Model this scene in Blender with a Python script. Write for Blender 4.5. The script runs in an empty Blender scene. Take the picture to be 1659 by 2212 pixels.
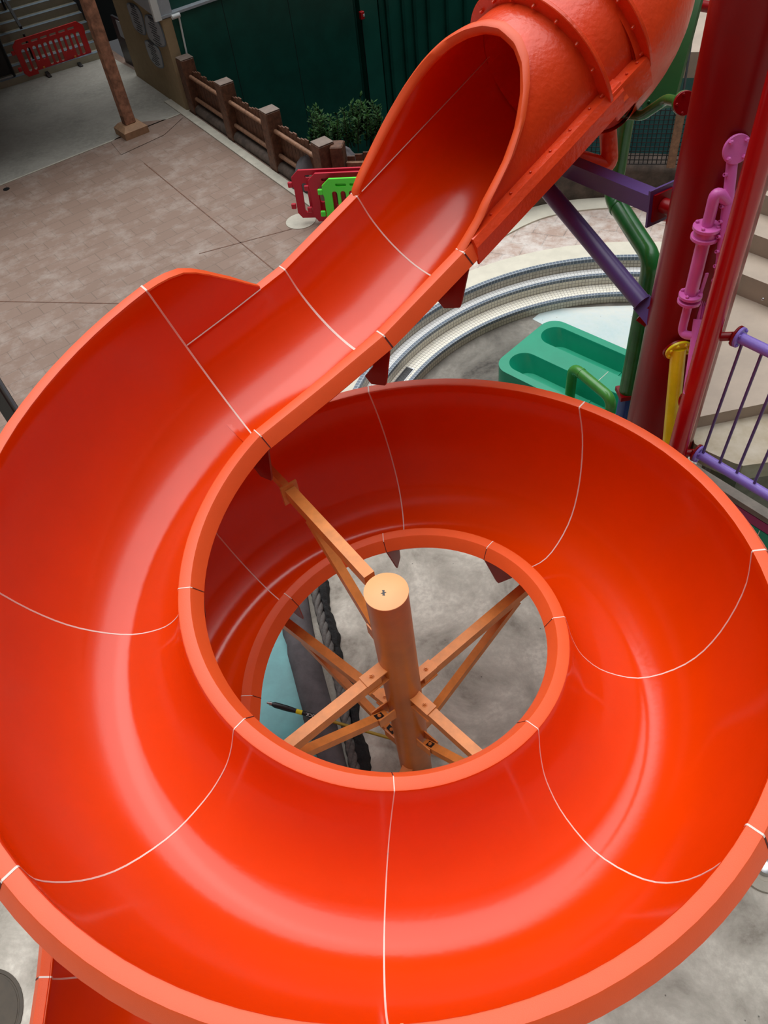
import bpy, math, random
import numpy as np
from mathutils import Matrix, Vector
random.seed(7)
SC = bpy.context.scene
COL = SC.collection
PI = math.pi

# ------------------------------------------------------------------ camera
FPX, PITCH, ROLL = 1647.1, 0.8674, -0.1531
CC = np.array([0., -3.0378, 4.3423])
_F = np.array([0, math.cos(PITCH), -math.sin(PITCH)])
_R0 = np.array([1., 0, 0]); _U0 = np.cross(_R0, _F)
_R = _R0*math.cos(ROLL)+_U0*math.sin(ROLL)
_U = -_R0*math.sin(ROLL)+_U0*math.cos(ROLL)
cam = bpy.data.cameras.new('camera'); co = bpy.data.objects.new('camera', cam); COL.objects.link(co)
cam.sensor_fit = 'HORIZONTAL'; cam.sensor_width = 36; cam.lens = FPX/1659*36
cam.clip_start = .05; cam.clip_end = 300
co.matrix_world = Matrix([[_R[i], _U[i], -_F[i], CC[i]] for i in range(3)]+[[0, 0, 0, 1]])
SC.camera = co
# ------------------------------------------------------------------ sky, sun, exposure
SC.view_settings.view_transform = 'Standard'; SC.view_settings.look = 'None'
SC.view_settings.exposure = 0.0; SC.view_settings.gamma = 1; SC.view_settings.use_curve_mapping = False
W = bpy.data.worlds.new('overcast_sky'); SC.world = W; W.use_nodes = True
wn, wl = W.node_tree.nodes, W.node_tree.links
wn.clear()
wo = wn.new('ShaderNodeOutputWorld'); wb = wn.new('ShaderNodeBackground'); wl.new(wb.outputs[0], wo.inputs[0])
tc = wn.new('ShaderNodeTexCoord')
GLARE = Vector((-.02, .26, .965)).normalized()
dp = wn.new('ShaderNodeVectorMath'); dp.operation = 'DOT_PRODUCT'; wl.new(tc.outputs['Generated'], dp.inputs[0]); dp.inputs[1].default_value = GLARE
r1 = wn.new('ShaderNodeValToRGB'); wl.new(dp.outputs['Value'], r1.inputs[0])
cr = r1.color_ramp
cr.elements[0].position = 0.0; cr.elements[0].color = (.06, .06, .062, 1)
cr.elements[1].position = 1.0; cr.elements[1].color = (3.3, 3.35, 3.4, 1)
for p_, v_ in ((.40, .11), (.62, .24), (.76, .60), (.81, 1.4), (.85, 2.9)):
    e_ = cr.elements.new(p_); e_.color = (v_*.98, v_, v_*1.03, 1)
sp = wn.new('ShaderNodeSeparateXYZ'); wl.new(tc.outputs['Generated'], sp.inputs[0])
r2 = wn.new('ShaderNodeValToRGB'); wl.new(sp.outputs['Z'], r2.inputs[0])
r2.color_ramp.elements[0].position = .0; r2.color_ramp.elements[0].color = (.18, .17, .16, 1)
r2.color_ramp.elements[1].position = .5; r2.color_ramp.elements[1].color = (1, 1, 1, 1)
mx = wn.new('ShaderNodeMix'); mx.data_type = 'RGBA'; mx.blend_type = 'MULTIPLY'; mx.inputs[0].default_value = 1
wl.new(r1.outputs[0], mx.inputs[6]); wl.new(r2.outputs[0], mx.inputs[7])
wl.new(mx.outputs[2], wb.inputs['Color']); wb.inputs['Strength'].default_value = 1.0
sl = bpy.data.lights.new('sun', 'SUN'); so = bpy.data.objects.new('sun', sl); COL.objects.link(so)
sl.energy = .45; sl.angle = math.radians(40); sl.color = (1, .98, .95)
so.rotation_euler = Vector((-.15, .45, .88)).to_track_quat('Z', 'Y').to_euler(); so.location = (0, 5, 20)

# ------------------------------------------------------------------ geometry from the survey
def ray(px, py):
    d = _F*FPX+_R*(px-829.5)-_U*(py-1106.); return d/np.linalg.norm(d)
def at(px, py, Z):                       # point at distance Z along the optical axis
    r = ray(px, py); return CC+r*(Z/(r@_F))
def gp(px, py, z):                       # point on the horizontal plane of height z
    r = ray(px, py); return CC+r*((z-CC[2])/r[2])
DECK, POOL = -3.1, -3.64
V3 = lambda *a: np.array(a, float)
def nrm(v): v = np.asarray(v, float); return v/max(1e-9, np.linalg.norm(v))
def flatz(v, z): return V3(v[0], v[1], z)
def basis(ax):
    ax = nrm(ax); h = V3(0, 0, 1) if abs(ax[2]) < .9 else V3(1, 0, 0)
    a = nrm(np.cross(h, ax)); return a, np.cross(ax, a), ax

# ------------------------------------------------------------------ materials
def mat(name, col, rough=.5, metal=0, var=0, vscale=6, bump=0, bscale=60, spec=.5, coat=0, col2=None, detail=4):
    m = bpy.data.materials.new(name); m.use_nodes = True; n, l = m.node_tree.nodes, m.node_tree.links
    b = n['Principled BSDF']; b.inputs['Roughness'].default_value = rough; b.inputs['Metallic'].default_value = metal
    b.inputs['Specular IOR Level'].default_value = spec
    if coat: b.inputs['Coat Weight'].default_value = coat; b.inputs['Coat Roughness'].default_value = .08
    b.inputs['Base Color'].default_value = (*col, 1)
    if var or col2 or bump: t = n.new('ShaderNodeTexCoord')
    if var or col2:
        z = n.new('ShaderNodeTexNoise'); z.inputs['Scale'].default_value = vscale; z.inputs['Detail'].default_value = detail; z.inputs['Roughness'].default_value = .6
        l.new(t.outputs['Object'], z.inputs['Vector'])
        r = n.new('ShaderNodeValToRGB'); r.color_ramp.elements[0].position = .35; r.color_ramp.elements[1].position = .68
        c2 = col2 or tuple(c*(1+var) for c in col); c1 = col if col2 else tuple(c*(1-var) for c in col)
        r.color_ramp.elements[0].color = (*c1, 1); r.color_ramp.elements[1].color = (*c2, 1)
        l.new(z.outputs['Fac'], r.inputs[0]); l.new(r.outputs[0], b.inputs['Base Color'])
    if bump:
        z = n.new('ShaderNodeTexNoise'); z.inputs['Scale'].default_value = bscale; z.inputs['Detail'].default_value = 3
        l.new(t.outputs['Object'], z.inputs['Vector'])
        u = n.new('ShaderNodeBump'); u.inputs['Strength'].default_value = bump; u.inputs['Distance'].default_value = .01
        l.new(z.outputs['Fac'], u.inputs['Height']); l.new(u.outputs[0], b.inputs['Normal'])
    return m
def hexc(h):
    o = []
    for i in (0, 2, 4):
        c = int(h[i:i+2], 16)/255; o.append(c/12.92 if c <= .04045 else ((c+.055)/1.055)**2.4)
    return tuple(o)
M = {}
M['chute'] = mat('orange_gelcoat', (.77, .049, .0002), .16, var=.03, vscale=2, bump=.05, bscale=25, spec=.5)
def scuffs(m, scale, thr, amt):
    n, l = m.node_tree.nodes, m.node_tree.links; b = n['Principled BSDF']; src = b.inputs['Base Color'].links[0].from_socket
    t = n.new('ShaderNodeTexCoord'); mp = n.new('ShaderNodeMapping'); mp.inputs['Scale'].default_value = (1, 1, 2.2); l.new(t.outputs['Object'], mp.inputs['Vector'])
    z = n.new('ShaderNodeTexNoise'); z.inputs['Scale'].default_value = scale; z.inputs['Detail'].default_value = 7; z.inputs['Roughness'].default_value = .7; z.inputs['Distortion'].default_value = 1.2
    l.new(mp.outputs[0], z.inputs['Vector'])
    r = n.new('ShaderNodeValToRGB'); r.color_ramp.elements[0].position = thr; r.color_ramp.elements[1].position = thr+.06
    r.color_ramp.elements[0].color = (1, 1, 1, 1); r.color_ramp.elements[1].color = (amt,)*3+(1,); l.new(z.outputs['Fac'], r.inputs[0])
    x = n.new('ShaderNodeMix'); x.data_type = 'RGBA'; x.blend_type = 'MULTIPLY'; x.inputs[0].default_value = 1
    l.new(src, x.inputs[6]); l.new(r.outputs[0], x.inputs[7]); l.new(x.outputs[2], b.inputs['Base Color'])
scuffs(M['chute'], 7, .70, .80)
M['rim'] = mat('orange_rim_paint', (.86, .098, .018), .42, var=.03, vscale=5, bump=.12, bscale=180)
M['shell'] = mat('rough_orange_fibreglass', (.80, .060, .010), .30, var=.08, vscale=3, bump=.5, bscale=22)
M['joint'] = mat('white_sealant', (.85, .68, .60), .5)
M['gap'] = mat('dark_joint', (.10, .012, .008), .7)
M['gusset'] = mat('dark_red_plate', (.30, .020, .012), .5, var=.1)
M['post'] = mat('tan_orange_steel', (.56, .155, .018), .32, var=.12, vscale=3, bump=.05)
M['postcap'] = mat('pale_orange_steel', (.90, .42, .17), .5, var=.04, vscale=4)
M['arm'] = mat('orange_arm_paint', (.72, .235, .050), .40, var=.12, vscale=8)
M['red'] = mat('red_gloss_paint', (.24, .001, .003), .30, var=.08, vscale=2, bump=.04, spec=.3)
M['redbright'] = mat('bright_red_gloss_paint', (.46, .002, .006), .22, var=.06, vscale=2, bump=.04)
M['purple'] = mat('violet_paint', (.10, .055, .21), .35, var=.08)
M['lilac'] = mat('lilac_paint', (.26, .17, .60), .35, var=.08, bump=.2, bscale=50)
M['green'] = mat('green_gloss_paint', (.018, .155, .03), .22, var=.15, bump=.06)
M['leafgreen'] = mat('leaf_green_paint', (.06, .26, .04), .22, var=.12)
M['blue'] = mat('blue_paint', (.005, .06, .26), .3)
M['magenta'] = mat('magenta_paint', (.32, .02, .12), .4)
M['yellow'] = mat('yellow_paint', (.92, .76, .012), .35, var=.08, bump=.1)
M['ochre'] = mat('ochre_pole_paint', (.42, .28, .02), .5)
M['pink'] = mat('pink_paint', (.72, .15, .48), .35, var=.06, bump=.1)
M['teal'] = mat('teal_fibreglass', (.006, .30, .165), .25, var=.06, vscale=3)
M['netteal'] = mat('turquoise_pool_paint', (.07, .29, .30), .4, var=.12, vscale=4)
M['black'] = mat('black_paint', (.012, .012, .013), .4)
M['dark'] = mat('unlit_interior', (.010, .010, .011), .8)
M['white'] = mat('white_pvc', (.72, .76, .74), .4)
M['steel'] = mat('bare_steel', (.5, .5, .5), .3, metal=1)
M['stair'] = mat('pale_stair_render', (.42, .38, .28), .8, var=.06)
M['beige'] = mat('beige_render', (.36, .27, .15), .8, var=.06, bump=.15)
M['wallgreen'] = mat('dark_green_wall_paint', (.005, .085, .060), .45, var=.18, vscale=1.5, bump=.05)
M['wallgreen2'] = mat('mid_green_panel_paint', (.012, .13, .092), .45, var=.12, vscale=1.5)
M['step'] = mat('beige_gelcoat', (.44, .355, .275), .55, var=.08, vscale=3, bump=.1)
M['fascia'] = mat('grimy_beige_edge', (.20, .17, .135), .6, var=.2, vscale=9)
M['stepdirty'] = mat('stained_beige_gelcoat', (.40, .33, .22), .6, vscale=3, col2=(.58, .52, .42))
M['wood'] = mat('weathered_red_wood', (.36, .17, .10), .75, var=.40, vscale=7, bump=.5, bscale=40)
M['fence'] = mat('brown_stained_timber', (.125, .052, .026), .6, var=.35, vscale=12, bump=.4, bscale=50)
M['fencetop'] = mat('timber_end_grain', (.20, .15, .12), .7, var=.15)
M['rail'] = mat('rail_timber', (.24, .12, .065), .6, var=.3, vscale=14)
M['blockwood'] = mat('tan_painted_block', (.36, .205, .11), .7, var=.15, vscale=8)
M['greendark'] = mat('dark_green_sheet_paint', (.010, .085, .018), .35, var=.1)
M['rock'] = mat('grey_brown_rock', (.10, .088, .092), .85, var=.25, vscale=4, bump=1, bscale=8)
M['log'] = mat('moulded_log_concrete', (.085, .06, .045), .8, var=.4, vscale=5, bump=.8, bscale=14)
M['bred'] = mat('red_barrier_plastic', (.55, .010, .035), .35)
M['bred2'] = mat('bright_red_barrier_plastic', (.62, .010, .012), .4)
M['bgreen'] = mat('lime_barrier_plastic', (.10, .80, .05), .35)
M['orangetab'] = mat('orange_tab', (.8, .28, .02), .5)
M['sign'] = mat('grey_sign_board', (.38, .42, .45), .5, var=.05)
M['signedge'] = mat('blue_grey_sign_edge', (.16, .22, .27), .5)
M['ink'] = mat('dark_sign_ink', (.03, .035, .05), .6)
M['leaf'] = mat('leaf', (.008, .035, .006), .6, col2=(.028, .095, .012), vscale=5, spec=.2)
M['stem'] = mat('stem', (.05, .04, .02), .8)
M['rope'] = mat('grey_rope', (.13, .12, .11), .9, var=.25, vscale=30, bump=.5)
M['netblack'] = mat('black_netting', (.015, .015, .015), .9, var=.3, vscale=40, bump=.8)
M['cap'] = mat('cream_coping', (.66, .62, .50), .7, var=.06, vscale=4, bump=.1)
M['fpale'] = mat('pale_concrete_kerb', (.46, .43, .35), .75, var=.1, vscale=5, bump=.2)
M['iron'] = mat('dark_iron_cover', (.060, .044, .026), .6, var=.2)

def concrete(name, c1, c2, c3, sc=1.3):
    m = bpy.data.materials.new(name); m.use_nodes = True; n, l = m.node_tree.nodes, m.node_tree.links
    b = n['Principled BSDF']; b.inputs['Roughness'].default_value = .75
    t = n.new('ShaderNodeTexCoord')
    def noise(s, d=8, dist=0):
        z = n.new('ShaderNodeTexNoise'); z.inputs['Scale'].default_value = s; z.inputs['Detail'].default_value = d; z.inputs['Roughness'].default_value = .65
        z.inputs['Distortion'].default_value = dist; l.new(t.outputs['Object'], z.inputs['Vector']); return z
    a = noise(sc, 9, .4); r = n.new('ShaderNodeValToRGB'); r.color_ramp.elements[0].position = .36; r.color_ramp.elements[1].position = .64
    r.color_ramp.elements[0].color = (*c1, 1); r.color_ramp.elements[1].color = (*c2, 1)
    e = r.color_ramp.elements.new(.5); e.color = tuple((x+y)/2 for x, y in zip(c1, c2))+(1,)
    l.new(a.outputs['Fac'], r.inputs[0])
    f = noise(sc*14, 6); r3 = n.new('ShaderNodeValToRGB'); r3.color_ramp.elements[0].position = .42; r3.color_ramp.elements[1].position = .66
    r3.color_ramp.elements[0].color = (0, 0, 0, 1); r3.color_ramp.elements[1].color = (.55, .55, .55, 1); l.new(f.outputs['Fac'], r3.inputs[0])
    x = n.new('ShaderNodeMix'); x.data_type = 'RGBA'; l.new(r3.outputs[0], x.inputs[0]); l.new(r.outputs[0], x.inputs[6]); x.inputs[7].default_value = (*c3, 1)
    v = n.new('ShaderNodeTexVoronoi'); v.inputs['Scale'].default_value = 5.5; l.new(t.outputs['Object'], v.inputs['Vector'])
    r4 = n.new('ShaderNodeValToRGB'); r4.color_ramp.elements[0].position = .03; r4.color_ramp.elements[1].position = .055
    r4.color_ramp.elements[0].color = (.35, .35, .35, 1); r4.color_ramp.elements[1].color = (1, 1, 1, 1); l.new(v.outputs['Distance'], r4.inputs[0])
    y = n.new('ShaderNodeMix'); y.data_type = 'RGBA'; y.blend_type = 'MULTIPLY'; y.inputs[0].default_value = 1
    l.new(x.outputs[2], y.inputs[6]); l.new(r4.outputs[0], y.inputs[7]); l.new(y.outputs[2], b.inputs['Base Color'])
    u = n.new('ShaderNodeBump'); u.inputs['Strength'].default_value = .35; u.inputs['Distance'].default_value = .01
    l.new(f.outputs['Fac'], u.inputs['Height']); l.new(u.outputs[0], b.inputs['Normal'])
    return m
M['conc'] = concrete('weathered_pool_concrete', (.26, .235, .19), (.74, .70, .60), (.44, .40, .34))
M['pooldirty'] = concrete('dirty_pool_floor', (.045, .038, .030), (.27, .25, .21), (.15, .13, .105), 1.0)
M['poolpale'] = concrete('pale_blue_pool_floor', (.46, .60, .60), (.66, .68, .62), (.58, .66, .66), .9)
M['lightconc'] = concrete('light_grey_paving', (.26, .25, .21), (.36, .34, .29), (.40, .38, .33), .7)

def brickmat(name, c1, c2, mortar, bw, bh, ms, rot=0, uv=False, dirt=None, dirtscale=1.2, dirtamt=.5, rough=.7, offset=.5, bump=.4, squash=1, dr=(.48, .7)):
    m = bpy.data.materials.new(name); m.use_nodes = True; n, l = m.node_tree.nodes, m.node_tree.links
    b = n['Principled BSDF']; b.inputs['Roughness'].default_value = rough
    t = n.new('ShaderNodeTexCoord'); mp = n.new('ShaderNodeMapping'); mp.inputs['Rotation'].default_value = (0, 0, rot)
    l.new(t.outputs['UV' if uv else 'Object'], mp.inputs['Vector'])
    k = n.new('ShaderNodeTexBrick'); l.new(mp.outputs[0], k.inputs['Vector']); k.offset = offset
    k.inputs['Color1'].default_value = (*c1, 1); k.inputs['Color2'].default_value = (*c2, 1); k.inputs['Mortar'].default_value = (*mortar, 1)
    k.inputs['Scale'].default_value = 1; k.inputs['Brick Width'].default_value = bw; k.inputs['Row Height'].default_value = bh
    k.inputs['Mortar Size'].default_value = ms; k.inputs['Mortar Smooth'].default_value = .3; k.inputs['Bias'].default_value = 0
    out = k.outputs['Color']
    if dirt:
        z = n.new('ShaderNodeTexNoise'); z.inputs['Scale'].default_value = dirtscale; z.inputs['Detail'].default_value = 10; z.inputs['Roughness'].default_value = .72
        l.new(t.outputs['Object'], z.inputs['Vector'])
        r = n.new('ShaderNodeValToRGB'); r.color_ramp.elements[0].position = dr[0]; r.color_ramp.elements[1].position = dr[1]
        r.color_ramp.elements[0].color = (0, 0, 0, 1); r.color_ramp.elements[1].color = (dirtamt,)*3+(1,); l.new(z.outputs['Fac'], r.inputs[0])
        x = n.new('ShaderNodeMix'); x.data_type = 'RGBA'; l.new(r.outputs[0], x.inputs[0]); l.new(out, x.inputs[6]); x.inputs[7].default_value = (*dirt, 1); out = x.outputs[2]
    l.new(out, b.inputs['Base Color'])
    u = n.new('ShaderNodeBump'); u.invert = True; u.inputs['Strength'].default_value = bump; u.inputs['Distance'].default_value = .01
    l.new(k.outputs['Fac'], u.inputs['Height']); l.new(u.outputs[0], b.inputs['Normal'])
    return m
M['paving'] = brickmat('brown_stamped_paving', (.215, .140, .102), (.235, .155, .115), (.17, .115, .085), .60, .30, .008, rot=-.54, dirt=(.42, .36, .31), dirtscale=1.6, dirtamt=.55)
M['pavingnear'] = brickmat('pale_stamped_paving', (.42, .29, .23), (.48, .35, .28), (.30, .23, .19), .55, .40, .012, rot=.55, dirt=(.70, .64, .58), dirtscale=2.6, dirtamt=.9, dr=(.42, .62))
M['tile'] = brickmat('cream_mosaic_tile', (.78, .74, .62), (.82, .79, .69), (.36, .33, .27), .06, .06, .005, uv=True, offset=0, rough=.3, bump=.2)
M['tilewhite'] = brickmat('white_mosaic_tile', (.86, .87, .84), (.90, .90, .88), (.50, .49, .46), .06, .06, .005, uv=True, offset=0, rough=.3, bump=.2)
M['tilegrime'] = brickmat('stained_riser_tile', (.58, .53, .42), (.64, .59, .48), (.26, .23, .18), .06, .06, .006, uv=True, offset=0, rough=.35, bump=.2, dirt=(.30, .27, .20), dirtscale=5)
M['tileblue'] = brickmat('slate_blue_nosing_tile', (.10, .135, .18), (.13, .165, .21), (.42, .45, .46), .06, .06, .005, uv=True, offset=0, rough=.3, bump=.2)

# ------------------------------------------------------------------ mesh builder
class MB:
    def __init__(s): s.v = []; s.f = []; s.m = []; s.uv = []; s.mi = 0
    def add(s, verts, faces, uvs=None):
        b = len(s.v); s.v += [tuple(map(float, v)) for v in verts]
        for i, f in enumerate(faces):
            s.f.append([b+k for k in f]); s.m.append(s.mi); s.uv.append(uvs[i] if uvs else None)
        return s
    def box(s, c, half, ax=None, bev=0):
        c = np.asarray(c, float)
        X, Y, Z = ax if ax is not None else (V3(1, 0, 0), V3(0, 1, 0), V3(0, 0, 1))
        hx, hy, hz = half; b = min(bev, hx*.9, hy*.9, hz*.9)
        if b <= 0:
            vs = [c+X*hx*i+Y*hy*j+Z*hz*k for k in (-1, 1) for j in (-1, 1) for i in (-1, 1)]
            return s.add(vs, [(0, 2, 3, 1), (4, 5, 7, 6), (0, 1, 5, 4), (2, 6, 7, 3), (0, 4, 6, 2), (1, 3, 7, 5)])
        rings = []
        def ring(x, y, z, ch):
            return [c+X*a+Y*d+Z*z for a, d in ((x-ch, y), (x, y-ch), (x, -y+ch), (x-ch, -y), (-x+ch, -y), (-x, -y+ch), (-x, y-ch), (-x+ch, y))]
        for x, y, z in ((hx-b, hy-b, -hz), (hx, hy, -hz+b), (hx, hy, hz-b), (hx-b, hy-b, hz)): rings.append(ring(x, y, z, b*.999 if abs(z) < hz else b*.5))
        return s.loft(rings, closed=True, caps=True)
    def loft(s, rings, closed=True, caps=False, loop=False, uvs=None):
        n = len(rings[0]); vs = [p for r in rings for p in r]; fs = []
        N = len(rings); us = [] if uvs is not None else None
        for i in range(N if loop else N-1):
            i2 = (i+1) % N
            for j in range(n if closed else n-1):
                j2 = (j+1) % n; fs.append((i*n+j, i*n+j2, i2*n+j2, i2*n+j))
                if us is not None: us.append([uvs[i][j], uvs[i][j2], uvs[i2][j2], uvs[i2][j]])
        if caps and not loop:
            fs.append(tuple(range(n))[::-1]); fs.append(tuple((N-1)*n+k for k in range(n)))
            if us is not None: us += [None, None]
        return s.add(vs, fs, us)
    def tube(s, pts, r, n=16, caps=True):
        pts = [np.asarray(p, float) for p in pts]; rs = r if hasattr(r, '__len__') else [r]*len(pts); rings = []; a = None
        for i, p in enumerate(pts):
            t = nrm((pts[min(i+1, len(pts)-1)]-pts[i]))+nrm((pts[i]-pts[max(i-1, 0)])) if 0 < i < len(pts)-1 else (pts[1]-pts[0] if i == 0 else pts[-1]-pts[-2])
            t = nrm(t)
            if a is None: a, b, _ = basis(t)
            else: a = nrm(a-t*(a@t)); b = np.cross(t, a)
            k = 1.
            rings.append([p+(a*math.cos(2*PI*j/n)+b*math.sin(2*PI*j/n))*rs[i]*k for j in range(n)])
        return s.loft(rings, caps=caps)
    def cyl(s, p, q, r, n=24): return s.tube([p, q], r, n)
    def rod(s, p, q, w, h, up=(0, 0, 1)):      # rectangular bar
        p, q = np.asarray(p, float), np.asarray(q, float); t = nrm(q-p); sd = nrm(np.cross(t, V3(*up))); u = np.cross(sd, t)
        return s.loft([[x+sd*a*w/2+u*b*h/2 for a, b in ((1, 1), (1, -1), (-1, -1), (-1, 1))] for x in (p, q)], caps=True)
    def prism(s, poly, off):                   # polygon (3D points) extruded by vector off
        off = np.asarray(off, float); return s.loft([[np.asarray(p, float) for p in poly], [np.asarray(p, float)+off for p in poly]], caps=True)
    def lathe(s, c, ax, prof, n=32):
        a, b, ax = basis(ax); c = np.asarray(c, float)
        return s.loft([[c+ax*h+(a*math.cos(2*PI*j/n)+b*math.sin(2*PI*j/n))*r for j in range(n)] for r, h in prof], caps=True)
    def build(s, name, m, parent=None, smooth=38):
        me = bpy.data.meshes.new(name); me.from_pydata(s.v, [], s.f)
        for k in (m if isinstance(m, (list, tuple)) else [m]): me.materials.append(M[k])
        me.polygons.foreach_set('material_index', s.m)
        if any(u is not None for u in s.uv):
            L = me.uv_layers.new(name='UVMap'); i = 0
            for f, u in zip(s.f, s.uv):
                for k in range(len(f)):
                    if u is not None: L.data[i].uv = u[k]
                    i += 1
        import bmesh
        bm = bmesh.new(); bm.from_mesh(me); bmesh.ops.recalc_face_normals(bm, faces=bm.faces); bm.to_mesh(me); bm.free()
        if smooth:
            me.polygons.foreach_set('use_smooth', [True]*len(me.polygons)); me.set_sharp_from_angle(angle=math.radians(smooth))
        me.update()
        o = bpy.data.objects.new(name, me); COL.objects.link(o)
        if parent is not None:
            o.parent = parent
            w = Vector((0, 0, 0)); p = parent
            while p is not None: w += p.location; p = p.parent
            o.location = -w
        return o
def tag(o, label, cat=None, group=None, kind=None):
    if label: o['label'] = label
    if cat: o['category'] = cat
    if group: o['group'] = group
    if kind: o['kind'] = kind
    return o
def thing(name, label, cat, loc=(0, 0, 0), group=None):
    o = bpy.data.objects.new(name, None); COL.objects.link(o); o.location = Vector([float(x) for x in loc]); o.empty_display_size = .1
    return tag(o, label, cat, group)
def struct(name, mb, m, smooth=38): return tag(mb.build(name, m, None, smooth), None, kind='structure')
def copy_tree(o, parent=None):
    c = o.copy(); COL.objects.link(c); c.parent = parent
    for ch in [x for x in bpy.data.objects if x.parent == o]: copy_tree(ch, c)
    return c
def cr_spline(P, n):
    P = np.asarray(P, float); Q = np.vstack([2*P[0]-P[1], P, 2*P[-1]-P[-2]]); out = []
    for t in np.linspace(0, len(P)-1, n):
        i = min(int(t), len(P)-2); f = t-i; a, b, c, d = Q[i:i+4]
        out.append(.5*((2*b)+(-a+c)*f+(2*a-5*b+4*c-d)*f**2+(-a+3*b-3*c+d)*f**3))
    return out
def bend(pts, r, n=6):                      # polyline with rounded corners
    pts = [np.asarray(p, float) for p in pts]; out = [pts[0]]
    for i in range(1, len(pts)-1):
        a, b, c = pts[i-1:i+2]; u, v = nrm(a-b), nrm(c-b); d = min(r, np.linalg.norm(a-b)*.49, np.linalg.norm(c-b)*.49)
        for k in range(n+1):
            t = k/n; out.append((1-t)**2*(b+u*d)+2*t*(1-t)*b+t*t*(b+v*d))
    return out+[pts[-1]]
def flange(name, c, ax, r, th, m, parent, nb=6, br=None, bolt_side=1, bs=.011):
    a, b, ax = basis(ax); c = np.asarray(c, float)
    f = MB().lathe(c-ax*th/2, ax, [(r-.004, 0), (r, .004), (r, th-.004), (r-.004, th)]).build(name, m, parent)
    for k in range(nb):
        t = 2*PI*(k+.5)/nb; p = c+(a*math.cos(t)+b*math.sin(t))*(br or r*.78)
        q = ax*bolt_side
        MB().lathe(p+q*th/2, q, [(bs, 0), (bs, bs*.9), (bs*.6, bs*1.3)], 6).build('bolt', m, f, 30)
    return f

# ------------------------------------------------------------------ ground, pool, paving
UA = math.radians(31.3); UX = V3(math.cos(UA), math.sin(UA), 0); VX = V3(math.sin(UA), -math.cos(UA), 0)   # street grid
PC = V3(3.70, 3.90, 0); PR = 4.27          # centre and radius of the round pool steps
H = (POOL-DECK)/-3
def arc(r, z, a0, a1, n): return [V3(PC[0]+r*math.cos(t), PC[1]+r*math.sin(t), z) for t in np.linspace(a0, a1, n)]
A0, A1, NA = math.radians(20), math.radians(178), 90
# deck with the pool cut out: outer part built as rings around the basin
import bmesh
fq1, fq3 = gp(416, 246, DECK), gp(592, 370, DECK); fqd = nrm(fq3-fq1); fq4 = fq1+fqd*np.linalg.norm(fq3-fq1)*1.5
fqn = V3(-fqd[1], fqd[0], 0); fqn = fqn if fqn[0] > 0 else -fqn
d5q = nrm(gp(815, 330, DECK)-gp(700, 333, DECK))
bm = bmesh.new()
loop = arc(PR+.42, DECK, A0, A1, NA)+[V3(-56, 6, DECK), V3(-56, 60, DECK), fq1+fqn*.22-fqd*42, fq1+fqn*.22, fq4+fqn*.22, fq4+fqn*.4+d5q*3.2, V3(6.3, 24, DECK), V3(12, 60, DECK), V3(60, 60, DECK), V3(60, 6, DECK)]
vs = [bm.verts.new(tuple(flatz(p, DECK))) for p in loop]
bmesh.ops.triangle_fill(bm, edges=[bm.edges.new((vs[i], vs[(i+1) % len(vs)])) for i in range(len(vs))], use_beauty=True)
bmesh.ops.recalc_face_normals(bm, faces=bm.faces)
me = bpy.data.meshes.new('floor_paving'); bm.to_mesh(me); bm.free(); me.materials.append(M['paving'])
o = bpy.data.objects.new('floor_paving', me); COL.objects.link(o); tag(o, None, kind='structure')
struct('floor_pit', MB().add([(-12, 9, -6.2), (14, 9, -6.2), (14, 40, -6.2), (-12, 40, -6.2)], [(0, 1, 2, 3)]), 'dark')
lc = MB()   # light grey paving under the canopy, bounded by the line through the post
q0 = gp(0, 401, DECK); q1 = gp(395, 244, DECK)
dd = nrm(q1-q0); q0 = q0-dd*14; q1 = q1+dd*.45; pr = V3(-dd[1], dd[0], 0)
lc.prism([flatz(p, DECK+.003) for p in (q0, q1, q1+pr*14, q0+pr*14)], (0, 0, .004))
struct('floor_light_paving', lc, 'lightconc')
ed = MB().rod(flatz(q0, DECK+.006), flatz(q1, DECK+.006), .05, .012); struct('trim_paving_edge', ed, 'fpale')
for a_, b_ in (((312, 353), (600, 590)), ((-60, 650), (330, 657)), ((430, 548), (640, 492))):
    struct('trim_expansion_joint', MB().rod(gp(*a_, DECK+.002), gp(*b_, DECK+.002), .022, .004), 'fence')
bp = [gp(*p, DECK) for p in ((240, 308), (300, 265), (395, 255), (355, 292), (262, 335))]
pd = MB().prism([flatz(p, DECK+.008) for p in bp], (0, 0, .004)); struct('trim_post_pad', pd, 'paving')
# paler stamped paving behind the pool
g = MB(); g.add([*arc(PR+.40, DECK+.004, math.radians(38), math.radians(150), 60), *arc(PR+2.4, DECK+.004, math.radians(38), math.radians(150), 60)],
                [(i, i+1, 60+i+1, 60+i) for i in range(59)]); struct('floor_pool_paving', g, 'pavingnear')
g = MB().loft([arc(PR+.02, DECK, A0, A1, NA), arc(PR+.02, DECK+.012, A0, A1, NA), arc(PR+.42, DECK+.012, A0, A1, NA), arc(PR+.42, DECK-.02, A0, A1, NA)], closed=False)
struct('trim_coping', g, 'cap', 60)
def ringband(name, r0, z0, r1_, z1, m):
    n = NA; L = (A1-A0)
    a, b = arc(r0, z0, A0, A1, n), arc(r1_, z1, A0, A1, n); w = abs(r0-r1_)+abs(z0-z1)
    uv = [[(i/(n-1)*L*PR, 0) for i in range(n)], [(i/(n-1)*L*PR, w) for i in range(n)]]
    return struct(name, MB().loft([a, b], closed=False, uvs=uv), m)
r = PR; z = DECK
SR = [(4.27, 4.07), (4.07, 3.77), (3.77, None)]
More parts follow.
